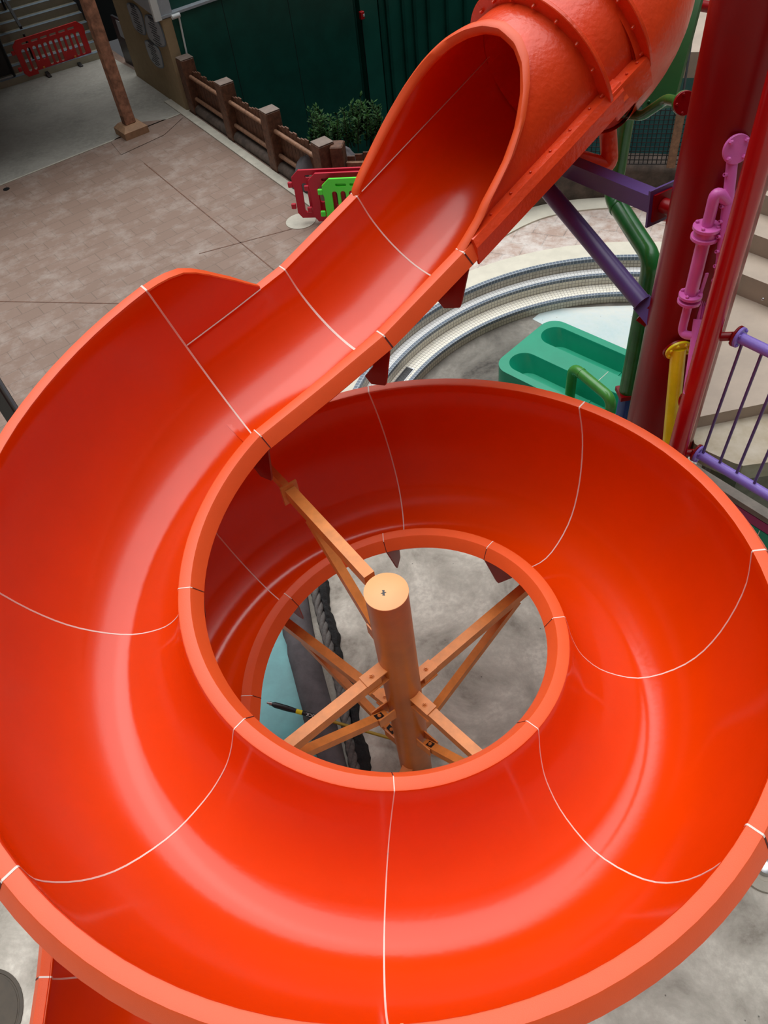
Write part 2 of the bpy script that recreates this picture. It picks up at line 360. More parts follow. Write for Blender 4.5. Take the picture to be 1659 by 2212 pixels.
for i, (ra, rb) in enumerate(SR):
    zt = DECK-H*i
    ringband('trim_nosing', ra+(.02 if i == 0 else 0)-.0, zt+.013 if i == 0 else zt+.001, ra-.06, zt+.013 if i == 0 else zt+.001, 'tileblue')
    ringband('trim_nosing_face', ra-.06, zt+.013 if i == 0 else zt+.001, ra-.06, zt-.05, 'tileblue')
    ringband('trim_riser', ra-.06, zt-.05, ra-.06, zt-H, 'tilegrime' if i != 1 else 'tile')
    if rb: ringband('floor_step', ra-.06, zt-H, rb, zt-H, 'tilewhite' if i == 0 else 'tile')
g = MB().add([(-30, -25, POOL), (30, -25, POOL), (30, PC[1]+PR, POOL), (-30, PC[1]+PR, POOL)], [(0, 1, 2, 3)])
struct('floor_pool', g, 'conc')
# dirty pool floor inside the steps
n = 60
g = MB().add([flatz(PC, POOL+.004), *arc(3.71, POOL+.004, math.radians(20), math.radians(175), n)], [(0, i+1, i+2) for i in range(n-1)]); struct('floor_pool_stained', g, 'pooldirty')
bl = [gp(*p, POOL) for p in ((1150, 690), (1172, 672), (1215, 667), (1290, 663), (1390, 660), (1390, 780), (1300, 740), (1230, 712), (1180, 706))]
g = MB().prism([flatz(p, POOL+.006) for p in bl], (0, 0, .002)); struct('floor_pool_painted', g, 'poolpale')
# drain grate on the lower step
aa_, ab_ = math.radians(139.2), math.radians(145.2)
ga, gb = [V3(PC[0]+3.89*math.cos(q), PC[1]+3.89*math.sin(q), DECK-2*H) for q in (ab_, aa_)]
t = thing('drain_grate', 'narrow grey slotted drain grate set in the lower tiled pool step', 'drain', (ga+gb)/2)
dv = nrm(gb-ga); sd = V3(-dv[1], dv[0], 0); L = np.linalg.norm(gb-ga)
MB().box((ga+gb)/2+[0, 0, .004], (L/2+.02, .075, .004), (dv, sd, V3(0, 0, 1))).build('frame', 'steel', t)
for i in range(16):
    MB().box(ga+dv*(L*(i+.5)/16)+V3(0, 0, .010), (.008, .06, .003), (dv, sd, V3(0, 0, 1))).build('slot', 'black', t)

# ------------------------------------------------------------------ the spiral slide
HC = V3(-.117, 0, 0); TH0 = 3.0845; D45 = PI/4; BI = .2804; RI = 1.348; WID = 1.231
PCV = np.array([(0, 0), (.066, -.259), (.166, -.482), (.36, -.681), (.659, -.770), (.973, -.599), (1.157, -.264), (1.254, .203), (1.231, .557)])
PTR = np.array([(0, 0), (.08, -.25), (.2, -.43), (.4, -.565), (.62, -.60), (.87, -.53), (1.08, -.33), (1.21, .05), (1.231, .557)])
def semi(h):
    pts = [(.6155-.6155*math.cos(a), -.6155*math.sin(a)) for a in np.linspace(0, PI, 9)]; return np.array(pts)
TE = TH0-1.2*D45
X0 = HC+V3(RI*math.cos(TE), RI*math.sin(TE), 0)
AZ = math.radians(33); SD = V3(math.cos(AZ), math.sin(AZ), 0); SN = V3(-math.sin(AZ), math.cos(AZ), 0)
def zst(s): return float(np.interp(s, [-.2, 0, .6, 1.19, 2.03, 3.2, 5], [.53, .565, .67, .79, 1.10, 1.56, 2.29]))
def zcv(k): return .2056-BI*k*D45+(.105*(k/1.2)**2 if k < 0 else 0)
def oh(k):  # height of outer rim above the inner rim in the curve
    return float(np.interp(k, [-1.2, -.5, 0, 1, 7, 8, 8.6], [.62, .60, .557, .569, .642, .60, .42]))
def cross(ctrl, wo=.10):
    P = cr_spline(ctrl, 30); zo = P[-1][1]; xo = P[-1][0]; b = .012
    out = [(-.155, -.095), (-.098, -.010), (-.088, 0)]+[(-b, 0), (-b*.3, -b*.3), (0+P[1][0]*.1, -b*1.2)]
    out += [tuple(p) for p in P[1:-1]]
    out += [(xo, zo-b*1.2), (xo+b*.3, zo-b*.3), (xo+b, zo), (xo+wo-.012, zo), (xo+wo-.002, zo-.010), (xo+wo+.065, zo-.105)]
    return np.array(out)
def shellcs(c, t=.014):
    d = np.gradient(c, axis=0); d /= np.linalg.norm(d, axis=1)[:, None]; n = np.c_[d[:, 1], -d[:, 0]]
    return np.vstack([c, (c+n*t)[::-1]])
def place_cv(k, cs, flat=False):
    t = TH0+k*D45; e = V3(math.cos(t), math.sin(t), 0); T = V3(-math.sin(t), math.cos(t), 0); z0 = zcv(k); h = oh(k)
    o = []
    for x, zz in cs:
        dep = max(0, min(1, max(0, x/WID))*h-zz)
        if flat: dep = 0
        tau = .166 if k > -.4 else .166+.08*(-k-.4)
        o.append(HC+e*(RI+x)-T*tau*dep+V3(0, 0, z0+zz))
    return o
def place_st(s, cs, flat=False):
    z0 = zst(s); sl_ = 0 if flat else (zst(s+.05)-zst(s-.05))/.1
    return [X0+SD*(s+(sl_*max(0, -zz)))+SN*x+V3(0, 0, z0+zz) for x, zz in cs]
EK = 7.93; TX = TH0+EK*D45; XE = HC+V3(RI*math.cos(TX), RI*math.sin(TX), 0); EE = V3(math.cos(TX), math.sin(TX), 0); ET = V3(-math.sin(TX), math.cos(TX), 0)
def place_ex(s, cs):
    z0 = zcv(EK)-.12*s-.03*s*s
    return [XE+ET*(s+.2*max(0, -zz)*-1)+EE*x+V3(0, 0, z0+zz) for x, zz in cs]
def cv_ctrl(k):
    w = 1-min(1, max(0, -k/1.2)); c = PTR*(1-w)+PCV*w; c = c.copy(); h = oh(k)
    if k > 7: w2 = min(1, (k-7)); c[:, 1] = c[:, 1]
    c[-1, 1] = h; c[-2, 1] = c[-2, 1]*h/.557
    return c
def ex_ctrl(s):
    c = PCV.copy(); h = float(np.interp(s, [0, 1.2, 2], [.60, .22, .10])); c[-1, 1] = h; c[-2, 1] = min(.203, h*.4); return c
slide = thing('water_slide', 'bright orange open spiral water slide winding down around a tan steel column', 'water slide', (HC[0], HC[1], POOL))
def ribbon(ring_fn, u, cs, name, m, parent, wd=.009, lift=.0022, mats=None):
    "thin sealant strip following the profile at station u"
    mid = (0, 0)
    d = np.gradient(cs, axis=0); d /= np.linalg.norm(d, axis=1)[:, None]; n = np.c_[-d[:, 1], d[:, 0]]
    a = ring_fn(u-wd/2, cs+n*lift); b = ring_fn(u+wd/2, cs+n*lift); c0 = ring_fn(u-wd/2, cs); c1 = ring_fn(u+wd/2, cs)
    mb = MB()
    N = len(cs)
    for i in range(N-1):
        mb.mi = 1 if (i == 0 or i == N-2) else 0
        mb.add([a[i], a[i+1], b[i+1], b[i], c0[i], c0[i+1], c1[i+1], c1[i]], [(0, 1, 2, 3), (0, 4, 5, 1), (3, 2, 6+0, 7)])
    return mb.build(name, ['joint', 'gap'], parent, 60)
def section(us, fn, ctrl, label=None, bead=None, beadw=.009, rimmats=True):
    rings = [fn(u, shellcs(cross(ctrl(u)))) for u in us]
    mb = MB(); n = len(rings[0]); N2 = n//2
    vs = [p for r in rings for p in r]; b = len(mb.v)
    mb.v += [tuple(map(float, v)) for v in vs]
    for i in range(len(rings)-1):
        for j in range(n):
            j2 = (j+1) % n; mb.f.append([i*n+j, i*n+j2, (i+1)*n+j2, (i+1)*n+j]); mb.uv.append(None)
            inner = 4 <= j < N2-5
            mb.m.append(0 if inner else (1 if j < N2 else 2))
    for base in (0, (len(rings)-1)*n): mb.f.append([base+k for k in range(n)]); mb.m.append(2); mb.uv.append(None)
    o = mb.build('flume_section', ['chute', 'rim', 'shell'], slide, 40)
    if label: o['label'] = label
    if bead is not None: ribbon(fn, bead, cross(ctrl(bead)), 'joint_line', None, o, beadw)
    return o
ktk = [-1.2]+list(range(0, 8))+[EK]
for i, (a, b) in enumerate(zip(ktk[:-1], ktk[1:])):
    o_ = section(np.linspace(a, b, 15), place_cv, cv_ctrl, bead=b, beadw=.009/2.0/D45*1.1 if b else .006)
    if a < 0: ribbon(place_cv, -1.195, cross(cv_ctrl(-1.195)), 'joint_line', None, o_, .0075)
def gusset(fn, u, wid, cs_ctrl, du, sides=(0, 1)):
    "joint flange plate under a seam"
    for sd_ in sides:
        c = cs_ctrl(u); xo, zo = c[-1]
        if sd_ == 0: poly = [(-.150, -.10), (-.055, -.47), (-.035, -.52), (.04, -.56), (.16, -.62), (.24, -.58), (.10, -.40), (.04, -.22), (-.012, -.02)]
        else: poly = [(xo+.14, zo-.11), (xo+.12, zo-.52), (xo+.06, zo-.62), (xo+.035, zo-.62), (xo+.035, zo-.3), (xo+.03, zo-.03)]
        fl_ = fn is place_st
        r0 = fn(u-du, np.array(poly), fl_); r1_ = fn(u+du, np.array(poly), fl_)
        MB().loft([r0, r1_], caps=True).build('joint_plate', 'gusset', slide, 30)
for k in range(0, 9): gusset(place_cv, k, 0, cv_ctrl, .006, (0, 1) if k not in (0,) else (0, 1))
# straight run between the curve and the hood
st_ctrl = lambda s: semi(0)
section(np.linspace(0, .95, 8), place_st, st_ctrl)
section(np.linspace(.95, 1.19, 3), place_st, st_ctrl)
section(np.linspace(1.19, 2.03, 8), place_st, st_ctrl, bead=1.19, beadw=.011)
section(np.linspace(2.03, 3.72, 12), place_st, st_ctrl, bead=2.03, beadw=.011)
for s in (1.19, 2.03): gusset(place_st, s, 0, st_ctrl, .008, (0,))
gusset(place_st, .0, 0, st_ctrl, .008, (0,))
# raised splash guard on the outer side of the straight run
hs = [(-.0, .62), (.1, .615), (.2, .60), (.32, .565), (.42, .50), (.52, .415), (.62, .32), (.72, .225), (.82, .125), (.92, .03)]
sg = MB()
rings = []
for s, h in hs:
    z0 = zst(s)
    top = [(0, 0), (0, h), (.085*min(1, h*3+.25), h), (.085*min(1, h*3+.25)+.05, h-min(.08, h*.5)), (.012, h-.02-min(.04, h*.3)), (.012, 0)]
    rings.append([X0+SD*s+SN*(WID+x)+V3(0, 0, z0+zz) for x, zz in top])
sg.loft(rings, caps=True); gd = sg.build('splash_guard', 'chute', slide, 30)
top = MB(); tr = []
for s, h in hs:
    wd = .09*min(1, h*3+.3); z0 = zst(s)+.003
    tr.append([X0+SD*s+SN*(WID+x)+V3(0, 0, z0+h+zz) for x, zz in ((-.004, -.012), (0, 0), (wd, 0), (wd+.004, -.012))])
top.loft(tr, caps=True).build('guard_cap', 'rim', gd, 30)
jl = MB(); jl.loft([[X0+SD*s+SN*(WID-.004)+V3(0, 0, zst(s)+zz) for zz in (-.006, .006)] for s in np.linspace(.0, .92, 8)], closed=False); 
jl2 = MB().tube([X0+SD*s+SN*(WID-.004)+V3(0, 0, zst(s)+.003) for s in np.linspace(0, .92, 8)], .0055, 6).build('joint_line', 'joint', gd)
# exit run
section(np.linspace(0, 2.02, 9), place_ex, ex_ctrl, bead=2.02, beadw=.012)
section(np.linspace(2.02, 3.2, 7), place_ex, ex_ctrl)

# ---- tube part
AX0 = X0+SD*2.03+SN*.6155+V3(0, 0, 1.10)
TT = nrm(SD+V3(0, 0, .39)); TU = nrm(np.cross(TT, SN)); TU = TU if TU[2] > 0 else -TU
def cylp(s, deg, R): a = math.radians(deg); return AX0+TT*s+R*(math.sin(a)*TU-math.cos(a)*SN)
HE = [(0, .0), (3, .10), (8, .26), (12, .34), (22, .66), (32, .88), (45, 1.08), (57, 1.22), (69, 1.30), (85, 1.34), (98, 1.32), (110, 1.26), (122, 1.16), (132, 1.02), (141, .87), (150, .68), (158, .49), (166, .30), (172, .14), (177, .03), (180, .0)]
hood = MB(); rings = []
degs = np.linspace(0, 180, 73)
for dg in degs:
    s0 = float(np.interp(dg, [h[0] for h in HE], [h[1] for h in HE]))
    ex = .03 if dg > 100 else 0
    bl_ = math.sin(math.radians(dg))**.5*.012 if 0 < dg < 180 else 0
    wdg = 1.0 if 4 < dg < 176 else .6
    o_ = .055*math.exp(-((dg-138)/30.)**2)
    path = [(1.66, .612), (s0+.30, .612), (s0+.03, .612+o_), (s0, .622+o_), (s0-.012, .650+o_), (s0, .690+o_), (s0+.03, .700+o_), (s0+.075, .690+o_), (s0+.085, .655+o_), (s0+.30, .642+o_*.5), (1.66, .640)]
    path = [(min(a, 1.66), b_) for a, b_ in path]
    rings.append([cylp(a, dg, b_) for a, b_ in path])
mb = MB(); n = len(path)
vs = [p for r in rings for p in r]; mb.v += [tuple(map(float, v)) for v in vs]
for i in range(len(rings)-1):
    for j in range(n):
        j2 = (j+1) % n; mb.f.append([i*n+j, i*n+j2, (i+1)*n+j2, (i+1)*n+j]); mb.uv.append(None); mb.m.append(0 if j < 2 else (1 if j < 8 else 2))
for base in (0, (len(rings)-1)*n): mb.f.append([base+k for k in range(n)]); mb.m.append(1); mb.uv.append(None)
hd = mb.build('entry_hood', ['chute', 'rim', 'shell'], slide, 50)
MB().tube([X0+SD*s+SN*(WID-.006)+V3(0, 0, zst(s)+.006) for s in np.linspace(2.08, 3.6, 8)], .0045, 6).build('joint_line', 'joint', hd)
# side flange of the hood with bolts (inner side)
fl = MB(); fl.loft([[X0+SD*s+SN*x+V3(0, 0, zst(s)+zz) for x, zz in ((-.02, .035), (-.10, .035), (-.145, -.02), (-.165, -.15), (-.150, -.15), (-.10, .0), (-.02, .0))] for s in (2.12, 2.6, 3.1, 3.70)], caps=True)
fo = fl.build('side_flange', 'shell', slide, 25)
for s in np.linspace(2.35, 3.62, 7):
    MB().lathe(X0+SD*s+SN*-.06+V3(0, 0, zst(s)+.035), (0, 0, 1), [(.012, 0), (.012, .01), (.006, .014)], 6).build('bolt', 'shell', fo, 30)
def ring_flange(s, a0=-4, a1=184, R=.755, bolts=10):
    rr = []
    for dg in np.linspace(a0, a1, 60):
        rr.append([cylp(s+a, dg, b_) for a, b_ in ((-.018, .635), (-.018, R-.005), (-.012, R), (.012, R), (.018, R-.005), (.018, .635))])
    o = MB().loft(rr, caps=True).build('ring_flange', 'shell', slide, 30)
    for dg in np.linspace(a0+8, a1-14, bolts):
        MB().lathe(cylp(s-.018, dg, .685), -TT, [(.015, 0), (.015, .012), (.009, .03), (.004, .03)], 8).build('bolt', 'shell', o, 30)
    return o
ring_flange(1.66); ring_flange(2.12)
# short tube between the rings, then the bend
mb = MB(); mb.loft([[cylp(s, dg, .64) for dg in np.linspace(0, 360, 61)[:-1]] for s in (1.66, 2.14)], caps=False); mb.loft([[cylp(s, dg, .61) for dg in np.linspace(0, 360, 61)[:-1]] for s in (1.66, 2.14)], caps=False)
mb.build('tube_section', 'shell', slide, 40)
fl = MB(); 
fl.loft([[cylp(s, 0, .60)-SN*x+TU*zz for x, zz in ((.0, .03), (.135, .03), (.15, .0), (.165, -.20), (.15, -.20), (.13, .0), (.0, .0))] for s in (1.68, 2.10)], caps=True)
f2 = fl.build('side_flange', 'shell', slide, 25)
for s in (1.78, 1.9, 2.02): MB().lathe(cylp(s, 0, .70)+TU*.03, TU, [(.012, 0), (.012, .01), (.006, .014)], 6).build('bolt', 'shell', f2, 30)
path = []; p = AX0+TT*2.02-TU*.10; az = AZ; sl_ = .39
for i in range(26):
    path.append(p); f_ = i/25; az = AZ+math.radians(5.5)*i; sl2 = .30+.02*i
    p = p+nrm(V3(math.cos(az), math.sin(az), sl2))*.115
MB().tube(path, .70, 64, caps=False).build('tube_section', 'shell', slide, 40)
MB().tube(path, .67, 64, caps=False).build('tube_lining', 'chute', slide, 40)

# ------------------------------------------------------------------ central column with arms
CX = V3(-.071, .033, 0); CT = -.139
colm = thing('support_column', 'tan orange round steel column with bracing arms standing in the slide centre', 'support column', (CX[0], CX[1], POOL))
MB().lathe(flatz(CX, POOL), (0, 0, 1), [(.158, 0), (.158, CT-POOL-.012)], 48).build('shaft', 'post', colm)
cp = MB().lathe(flatz(CX, CT-.012), (0, 0, 1), [(.160, 0), (.162, .003), (.162, .010), (.159, .012)], 48).build('cap_plate', 'postcap', colm)
st = [(-.018, 0), (-.004, .006), (-.008, .026), (.010, .022), (.006, .008), (.020, .002), (.006, -.006), (.008, -.024), (-.010, -.020), (-.006, -.008)]
MB().prism([V3(CX[0]-.02+a*1.1, CX[1]-.012+b*1.0, CT+.0005) for a, b in st], (0, 0, .0012)).build('drain_hole', 'black', cp, 0)
def arm(az, z, length, zb, w=.09, h=.11, br_at=.82, plate_end=None, up=0.):
    a = math.radians(az); d = V3(math.cos(a), math.sin(a), 0); n = V3(-d[1], d[0], 0)
    c = flatz(CX, z); r0 = .15
    A = MB().rod(c+d*(r0+.06), c+d*length+V3(0, 0, up), w, h).build('arm', 'arm', colm, 30)
    if az != 120:
      pass
    B = MB()
    B.prism([c+d*(r0-.02)+n*(w*.62)+V3(0, 0, h/2+.003), c+d*(r0+.20)+n*(w*.62)+V3(0, 0, h/2+.003), c+d*(r0+.20)-n*(w*.62)+V3(0, 0, h/2+.003), c+d*(r0-.02)-n*(w*.62)+V3(0, 0, h/2+.003)], (0, 0, .014))
    B.prism([c+d*(r0-.02)+n*(w*.62)+V3(0, 0, -h/2-.016), c+d*(r0+.20)+n*(w*.62)+V3(0, 0, -h/2-.016), c+d*(r0+.20)-n*(w*.62)+V3(0, 0, -h/2-.016), c+d*(r0-.02)-n*(w*.62)+V3(0, 0, -h/2-.016)], (0, 0, .014))
    if az != 120: bk = B.build('bracket', 'arm', A, 20)
    if az != 120: MB().lathe(c+d*(r0+.12)+V3(0, 0, h/2+.017), (0, 0, 1), [(.026, 0), (.026, .004), (.018, .004), (.018, .018), (.011, .018), (.011, .032)], 12).build('bolt', 'arm', bk, 30)
    # brace
    cb = flatz(CX, zb); e = c+d*(length*br_at)+V3(0, 0, -h/2-.02); s0 = cb+d*(r0+.07)
    Bc = MB().rod(s0, e, w*.82, h*.75).build('brace', 'arm', colm, 30)
    q = MB()
    q.prism([cb+d*(r0-.03)+n*w*.5+V3(0, 0, -.06), cb+d*(r0+.17)+n*w*.5+V3(0, 0, .0), cb+d*(r0+.17)+n*w*.5+V3(0, 0, .13), cb+d*(r0-.03)+n*w*.5+V3(0, 0, .10)], n*.012)
    q.prism([cb+d*(r0-.03)-n*w*.5+V3(0, 0, -.06), cb+d*(r0+.17)-n*w*.5+V3(0, 0, .0), cb+d*(r0+.17)-n*w*.5+V3(0, 0, .13), cb+d*(r0-.03)-n*w*.5+V3(0, 0, .10)], n*-.012)
    q2 = q.build('bracket', 'arm', Bc, 20)
    dirb = nrm(e-s0); upb = nrm(np.cross(n, dirb)); upb = upb if upb[2] > 0 else -upb
    MB().box(s0+dirb*.10+upb*(h*.375+.001), (.045, .026, .002), (dirb, n, upb)).build('slot', 'black', Bc, 0)
    MB().lathe(s0+dirb*.10+upb*(h*.375), upb, [(.018, 0), (.018, .012), (.010, .012), (.010, .02)], 8).build('bolt', 'arm', Bc, 30)
    return A
arm(120, -.215, 1.30, -1.05, br_at=.80, up=.02)
ax_ = math.radians(120); d1 = V3(math.cos(ax_), math.sin(ax_), 0)
e1 = flatz(CX, -.215)+d1*1.30
MB().rod(e1+V3(0, 0, .02), e1+d1*.02+V3(0, 0, .02), .15, .20).build('end_plate', 'arm', colm, 20)
MB().rod(e1+V3(0, 0, .03), e1+d1*.55+V3(0, 0, .03), .055, .09).build('arm_extension', 'arm', colm, 20)
arm(213, -1.13, 1.55, -1.85)
arm(307, -1.62, 1.5, -2.45)
arm(34, -1.70, 1.65, -2.55, br_at=.86)
arm(132, -2.2, 1.72, -2.95, br_at=.80)
arm(236, -3.12, 1.3, -3.50, br_at=.7)

# ------------------------------------------------------------------ kiddie slide basin (green)
kz = -3.25
KA, KB, KC, KD = [gp(*p, kz) for p in ((1185, 682), (1380, 765), (1062, 790), (1262, 890))]
kx = nrm(gp(1250, 875, kz)-gp(1058, 800, kz)); kx = nrm(nrm(KB-KA)+nrm(KD-KC)); ky = V3(-kx[1], kx[0], 0)
KO = KC; Wd = float((KA-KC)@ky); Lx = 2.4
x_far = 0.
def kp(a, b, z): return flatz(KO, z)+kx*a+ky*b
ks = thing('twin_lane_slide', 'sea green fibreglass twin lane kiddie slide end lying on the pool floor', 'kiddie slide', flatz(KO, POOL))
def rrect(x0, x1, y0, y1, r, n=8, round_right=False):
    pts = []
    for cx_, cy_, a0 in ((x0+r, y0+r, PI), (x1-(r if round_right else .001), y0+(r if round_right else .001), 1.5*PI), (x1-(r if round_right else .001), y1-(r if round_right else .001), 0), (x0+r, y1-r, .5*PI)):
        rr_ = r if (round_right or cx_ < (x0+x1)/2) else .001
        for k in range(n+1): t = a0+k/n*PI/2; pts.append((cx_+rr_*math.cos(t), cy_+rr_*math.sin(t)))
    return pts
oo = rrect(0, Lx, 0, Wd, .26)
lw = Wd*.30; l1 = rrect(.12, Lx-.02, .13, .13+lw, lw/2*.98); l2 = rrect(.12, Lx-.02, Wd-.13-lw, Wd-.13, lw/2*.98)
# body: outer wall and a top with the two lanes sunk into it
import bmesh
bm = bmesh.new()
def lp(pts, z): return [bm.verts.new(tuple(kp(a, b, z))) for a, b in pts]
def edges(vs): return [bm.edges.new((vs[i], vs[(i+1) % len(vs)])) for i in range(len(vs))]
def skin(a, b):
    for i in range(len(a)): j = (i+1) % len(a); bm.faces.new((a[i], a[j], b[j], b[i]))
o_top = lp([(a, b) for a, b in oo], kz); o_b = lp(oo, POOL)
es = edges(o_top)
for L_ in (l1, l2):
    t0 = lp(L_, kz); es += edges(t0)
    cx_ = sum(a for a, b in L_)/len(L_); cy_ = sum(b for a, b in L_)/len(L_)
    t1 = lp([(cx_+(a-cx_)*.985, cy_+(b-cy_)*.95) for a, b in L_], kz-.02)
    t2 = lp([(cx_+.06+(a-cx_)*.90, cy_+(b-cy_)*.62) for a, b in L_], kz-.27); skin(t0, t1); skin(t1, t2); bm.faces.new(t2)
bmesh.ops.triangle_fill(bm, edges=es, use_beauty=True, use_dissolve=False)
skin(o_top, o_b)
bmesh.ops.recalc_face_normals(bm, faces=bm.faces)
me = bpy.data.meshes.new('basin'); bm.to_mesh(me); bm.free(); me.materials.append(M['teal'])
me.polygons.foreach_set('use_smooth', [True]*len(me.polygons)); me.set_sharp_from_angle(angle=math.radians(40))
bo = bpy.data.objects.new('basin', me); COL.objects.link(bo); bo.parent = ks; bo.location = -ks.location
for y0_, y1_ in ((.01, .12), (.14+lw, Wd-.14-lw), (Wd-.12, Wd-.01)):
    MB().box(kp(1.45, (y0_+y1_)/2, kz+.001), (.003, (y1_-y0_)/2, .0015), (kx, ky, V3(0, 0, 1))).build('joint_line', 'joint', ks)
for cyy in (.13+lw/2, Wd-.13-lw/2):
    MB().box(kp(1.45, cyy, kz-.268), (.02, lw*.3, .01), (kx, ky, V3(0, 0, 1))).build('lane_joint', 'teal', ks)

# ------------------------------------------------------------------ red columns
def column(name, x, y, z0, z1, r, m, label):
    t = thing(name, label, 'column', (x, y, z0))
    MB().lathe((x, y, z0), (0, 0, 1), [(r, 0), (r, z1-z0)], 48).build('shaft', m, t)
    MB().lathe((x, y, z0), (0, 0, 1), [(r*1.4, 0), (r*1.4, .03)], 48).build('base_plate', m, t)
    return t
_b = at(1432, 900, 7.4); BX, BY, BR = _b[0], _b[1], .325
big = column('tower_column', BX, BY, POOL, 3.8, BR, 'red', 'very thick glossy dark red steel tower column beside the pink water pipes')
_s = at(1467, 959, 6.6); SX, SY, SR_ = _s[0], _s[1], .080
sm = column('tower_column', SX, SY, POOL, 3.2, SR_, 'redbright', 'slim bright red steel column carrying the lilac railing')
def cylhit(px, py, cx_, cy_, r_):
    r = ray(px, py); a = r[0]**2+r[1]**2; dx, dy = CC[0]-cx_, CC[1]-cy_; b = 2*(r[0]*dx+r[1]*dy); c = dx*dx+dy*dy-r_*r_
    return CC+r*((-b-math.sqrt(max(0, b*b-4*a*c)))/2/a)
def vz(p, py):                     # height on the vertical through p that shows at image row py
    zs = np.linspace(-4, 4, 1601); q = np.stack([np.full(1601, p[0]), np.full(1601, p[1]), zs], 1)-CC
    return float(zs[np.abs(1106-FPX*(q@_U)/(q@_F)-py).argmin()])
# lilac railing
rl = thing('railing', 'lilac painted steel pipe railing with thin violet bars bolted to slim red column', 'railing', (SX, SY, -.5))
zlo, zhi = -.68, .57
lo0, lo1, hi0 = gp(1505, 978, zlo), gp(1659, 1070, zlo), gp(1592, 726, zhi)
rd = nrm(lo1-lo0)
for z_, st0, nm in ((zhi, hi0, 'top_rail'), (zlo, lo0, 'bottom_rail')):
    MB().tube([V3(SX, SY, z_), st0], .034).build('rail_stub', 'red', rl)
    flange('red_flange', st0, rd, .082, .02, 'red', rl, 4, bolt_side=-1)
    flange('flange', st0+rd*.023, rd, .080, .024, 'lilac', rl, 4, bolt_side=1)
    MB().tube([st0+rd*.025, st0+rd*2.2], .042, 20).build(nm, 'lilac', rl)
for i in range(9):
    f_ = .055+.165*i; MB().tube([lo0+rd*f_+V3(0, 0, .02), flatz(lo0*.5+hi0*.5+rd*f_, zhi-.02)*0+flatz(hi0+rd*f_, zhi-.02)], .0125, 10).build('baluster', 'purple', rl)
# pink pipes
P0 = cylhit(1586, 312, BX, BY, BR); P1 = at(1551, 625, 5.62)
pk = thing('spray_manifold', 'bright pink nozzle pipes with valve riser and fluted panel between the red columns', 'water pipe', P0)
pd_ = nrm(P1-P0); pdh = nrm(flatz(P1-P0, 0)); npl = V3(-pdh[1], pdh[0], 0); npl = npl if npl@_F < 0 else -npl
if npl[0] > 0: pass
def onpl(px, py, p0=P0, n0=None):
    n0 = npl if n0 is None else n0; r = ray(px, py); return CC+r*(((p0-CC)@n0)/(r@n0))
MB().tube([P0-pd_*.02, P1], .038, 20).build('upper_pipe', 'pink', pk)
on_ = nrm(flatz(P0, 0)-V3(BX, BY, 0)); fn0 = nrm(on_+pd_)
flange('pipe_flange', P0+pd_*.05-_F*.05, nrm(pd_*.5+_F*-.8), .095, .022, 'pink', pk, 4, bs=.016)
sidev = nrm(np.cross(pd_, _F)); sidev = sidev if (sidev@_R) < 0 else -sidev
LP = np.linalg.norm(P1-P0)
for i in range(9):
    c = P0+pd_*LP*(.09+.105*i); dirn = nrm(sidev*.9-_F*.35); MB().lathe(c+dirn*.03, dirn, [(.013, 0), (.013, .03), (.009, .03), (.008, .018)], 10).build('nozzle', 'pink', pk)
vx = at(1525, 500, 5.45); zt_ = vz(vx, 490); zb_ = vz(vx, 640)
tapU = P0+pd_*LP*.37
L0 = at(1507, 690, 5.95); L1 = at(1484, 850, 6.15)
MB().tube([L0, L1], .032, 20).build('lower_pipe', 'pink', pk); ld_ = nrm(L1-L0)
for i in range(6):
    c = L0+(L1-L0)*(.06+.12*i); dirn = nrm(_R*.9-_F*.35); MB().lathe(c+dirn*.022, dirn, [(.011, 0), (.011, .026), (.007, .026), (.006, .016)], 10).build('nozzle', 'pink', pk)
fp = MB(); pts = []
LH = np.linalg.norm(flatz(P1-P0, 0))
pe = at(1500, 830, 6.25)
e_top0, e_top1, e_bot0, e_bot1 = P0+pd_*LP*.10-_F*-.06, P1-_F*-.06+_R*.02, at(1484, 850, 6.35), at(1525, 850, 6.35)
def quad(u, v, w): return (e_top0*(1-u)+e_top1*u)*(1-v)+(e_bot0*(1-u)+e_bot1*u)*v+_F*(.010*math.cos(u*9*2*PI)+w)
e_top0, e_top1, e_bot0, e_bot1 = at(1566, 350, 5.45), at(1618, 350, 5.45), at(1476, 880, 6.55), at(1500, 880, 6.55)
rings = []
for v in np.linspace(0, 1, 12): rings.append([quad(u, v, 0) for u in np.linspace(0, 1, 73)]+[quad(u, v, .03) for u in np.linspace(1, 0, 73)])
fp.loft(rings, caps=True).build('fluted_panel', 'pink', pk, 30)
MB().tube(bend([flatz(vx, zt_), flatz(vx, vz(vx, 412)), tapU], .14, 8), .041, 20).build('elbow', 'pink', pk)
tl = L0+(L1-L0)*.22
MB().tube(bend([flatz(vx, zb_), flatz(vx, vz(vx, 722)), tl], .13, 8), .034, 20).build('elbow', 'pink', pk)
MB().tube([flatz(vx, zb_), flatz(vx, zt_)], .050, 24).build('riser', 'pink', pk)
for zz, rr_ in ((zt_, .098), (zt_-.075, .098), (zb_+.01, .088), (zb_-.04, .088)): flange('pipe_flange', flatz(vx, zz), (0, 0, 1), rr_, .028, 'pink', pk, 4, bolt_side=1 if zz in (zt_, zb_+.01) else -1, bs=.014)
MB().lathe(flatz(vx, zt_-.07), (0, 0, 1), [(.082, 0), (.082, .06)], 24).build('valve_body', 'pink', pk)
MB().rod(flatz(vx, zb_+.03)+_R*.075, flatz(vx, zb_+.20)+_R*.085, .022, .012, up=(0, 1, 0)).build('valve_handle', 'pink', pk)
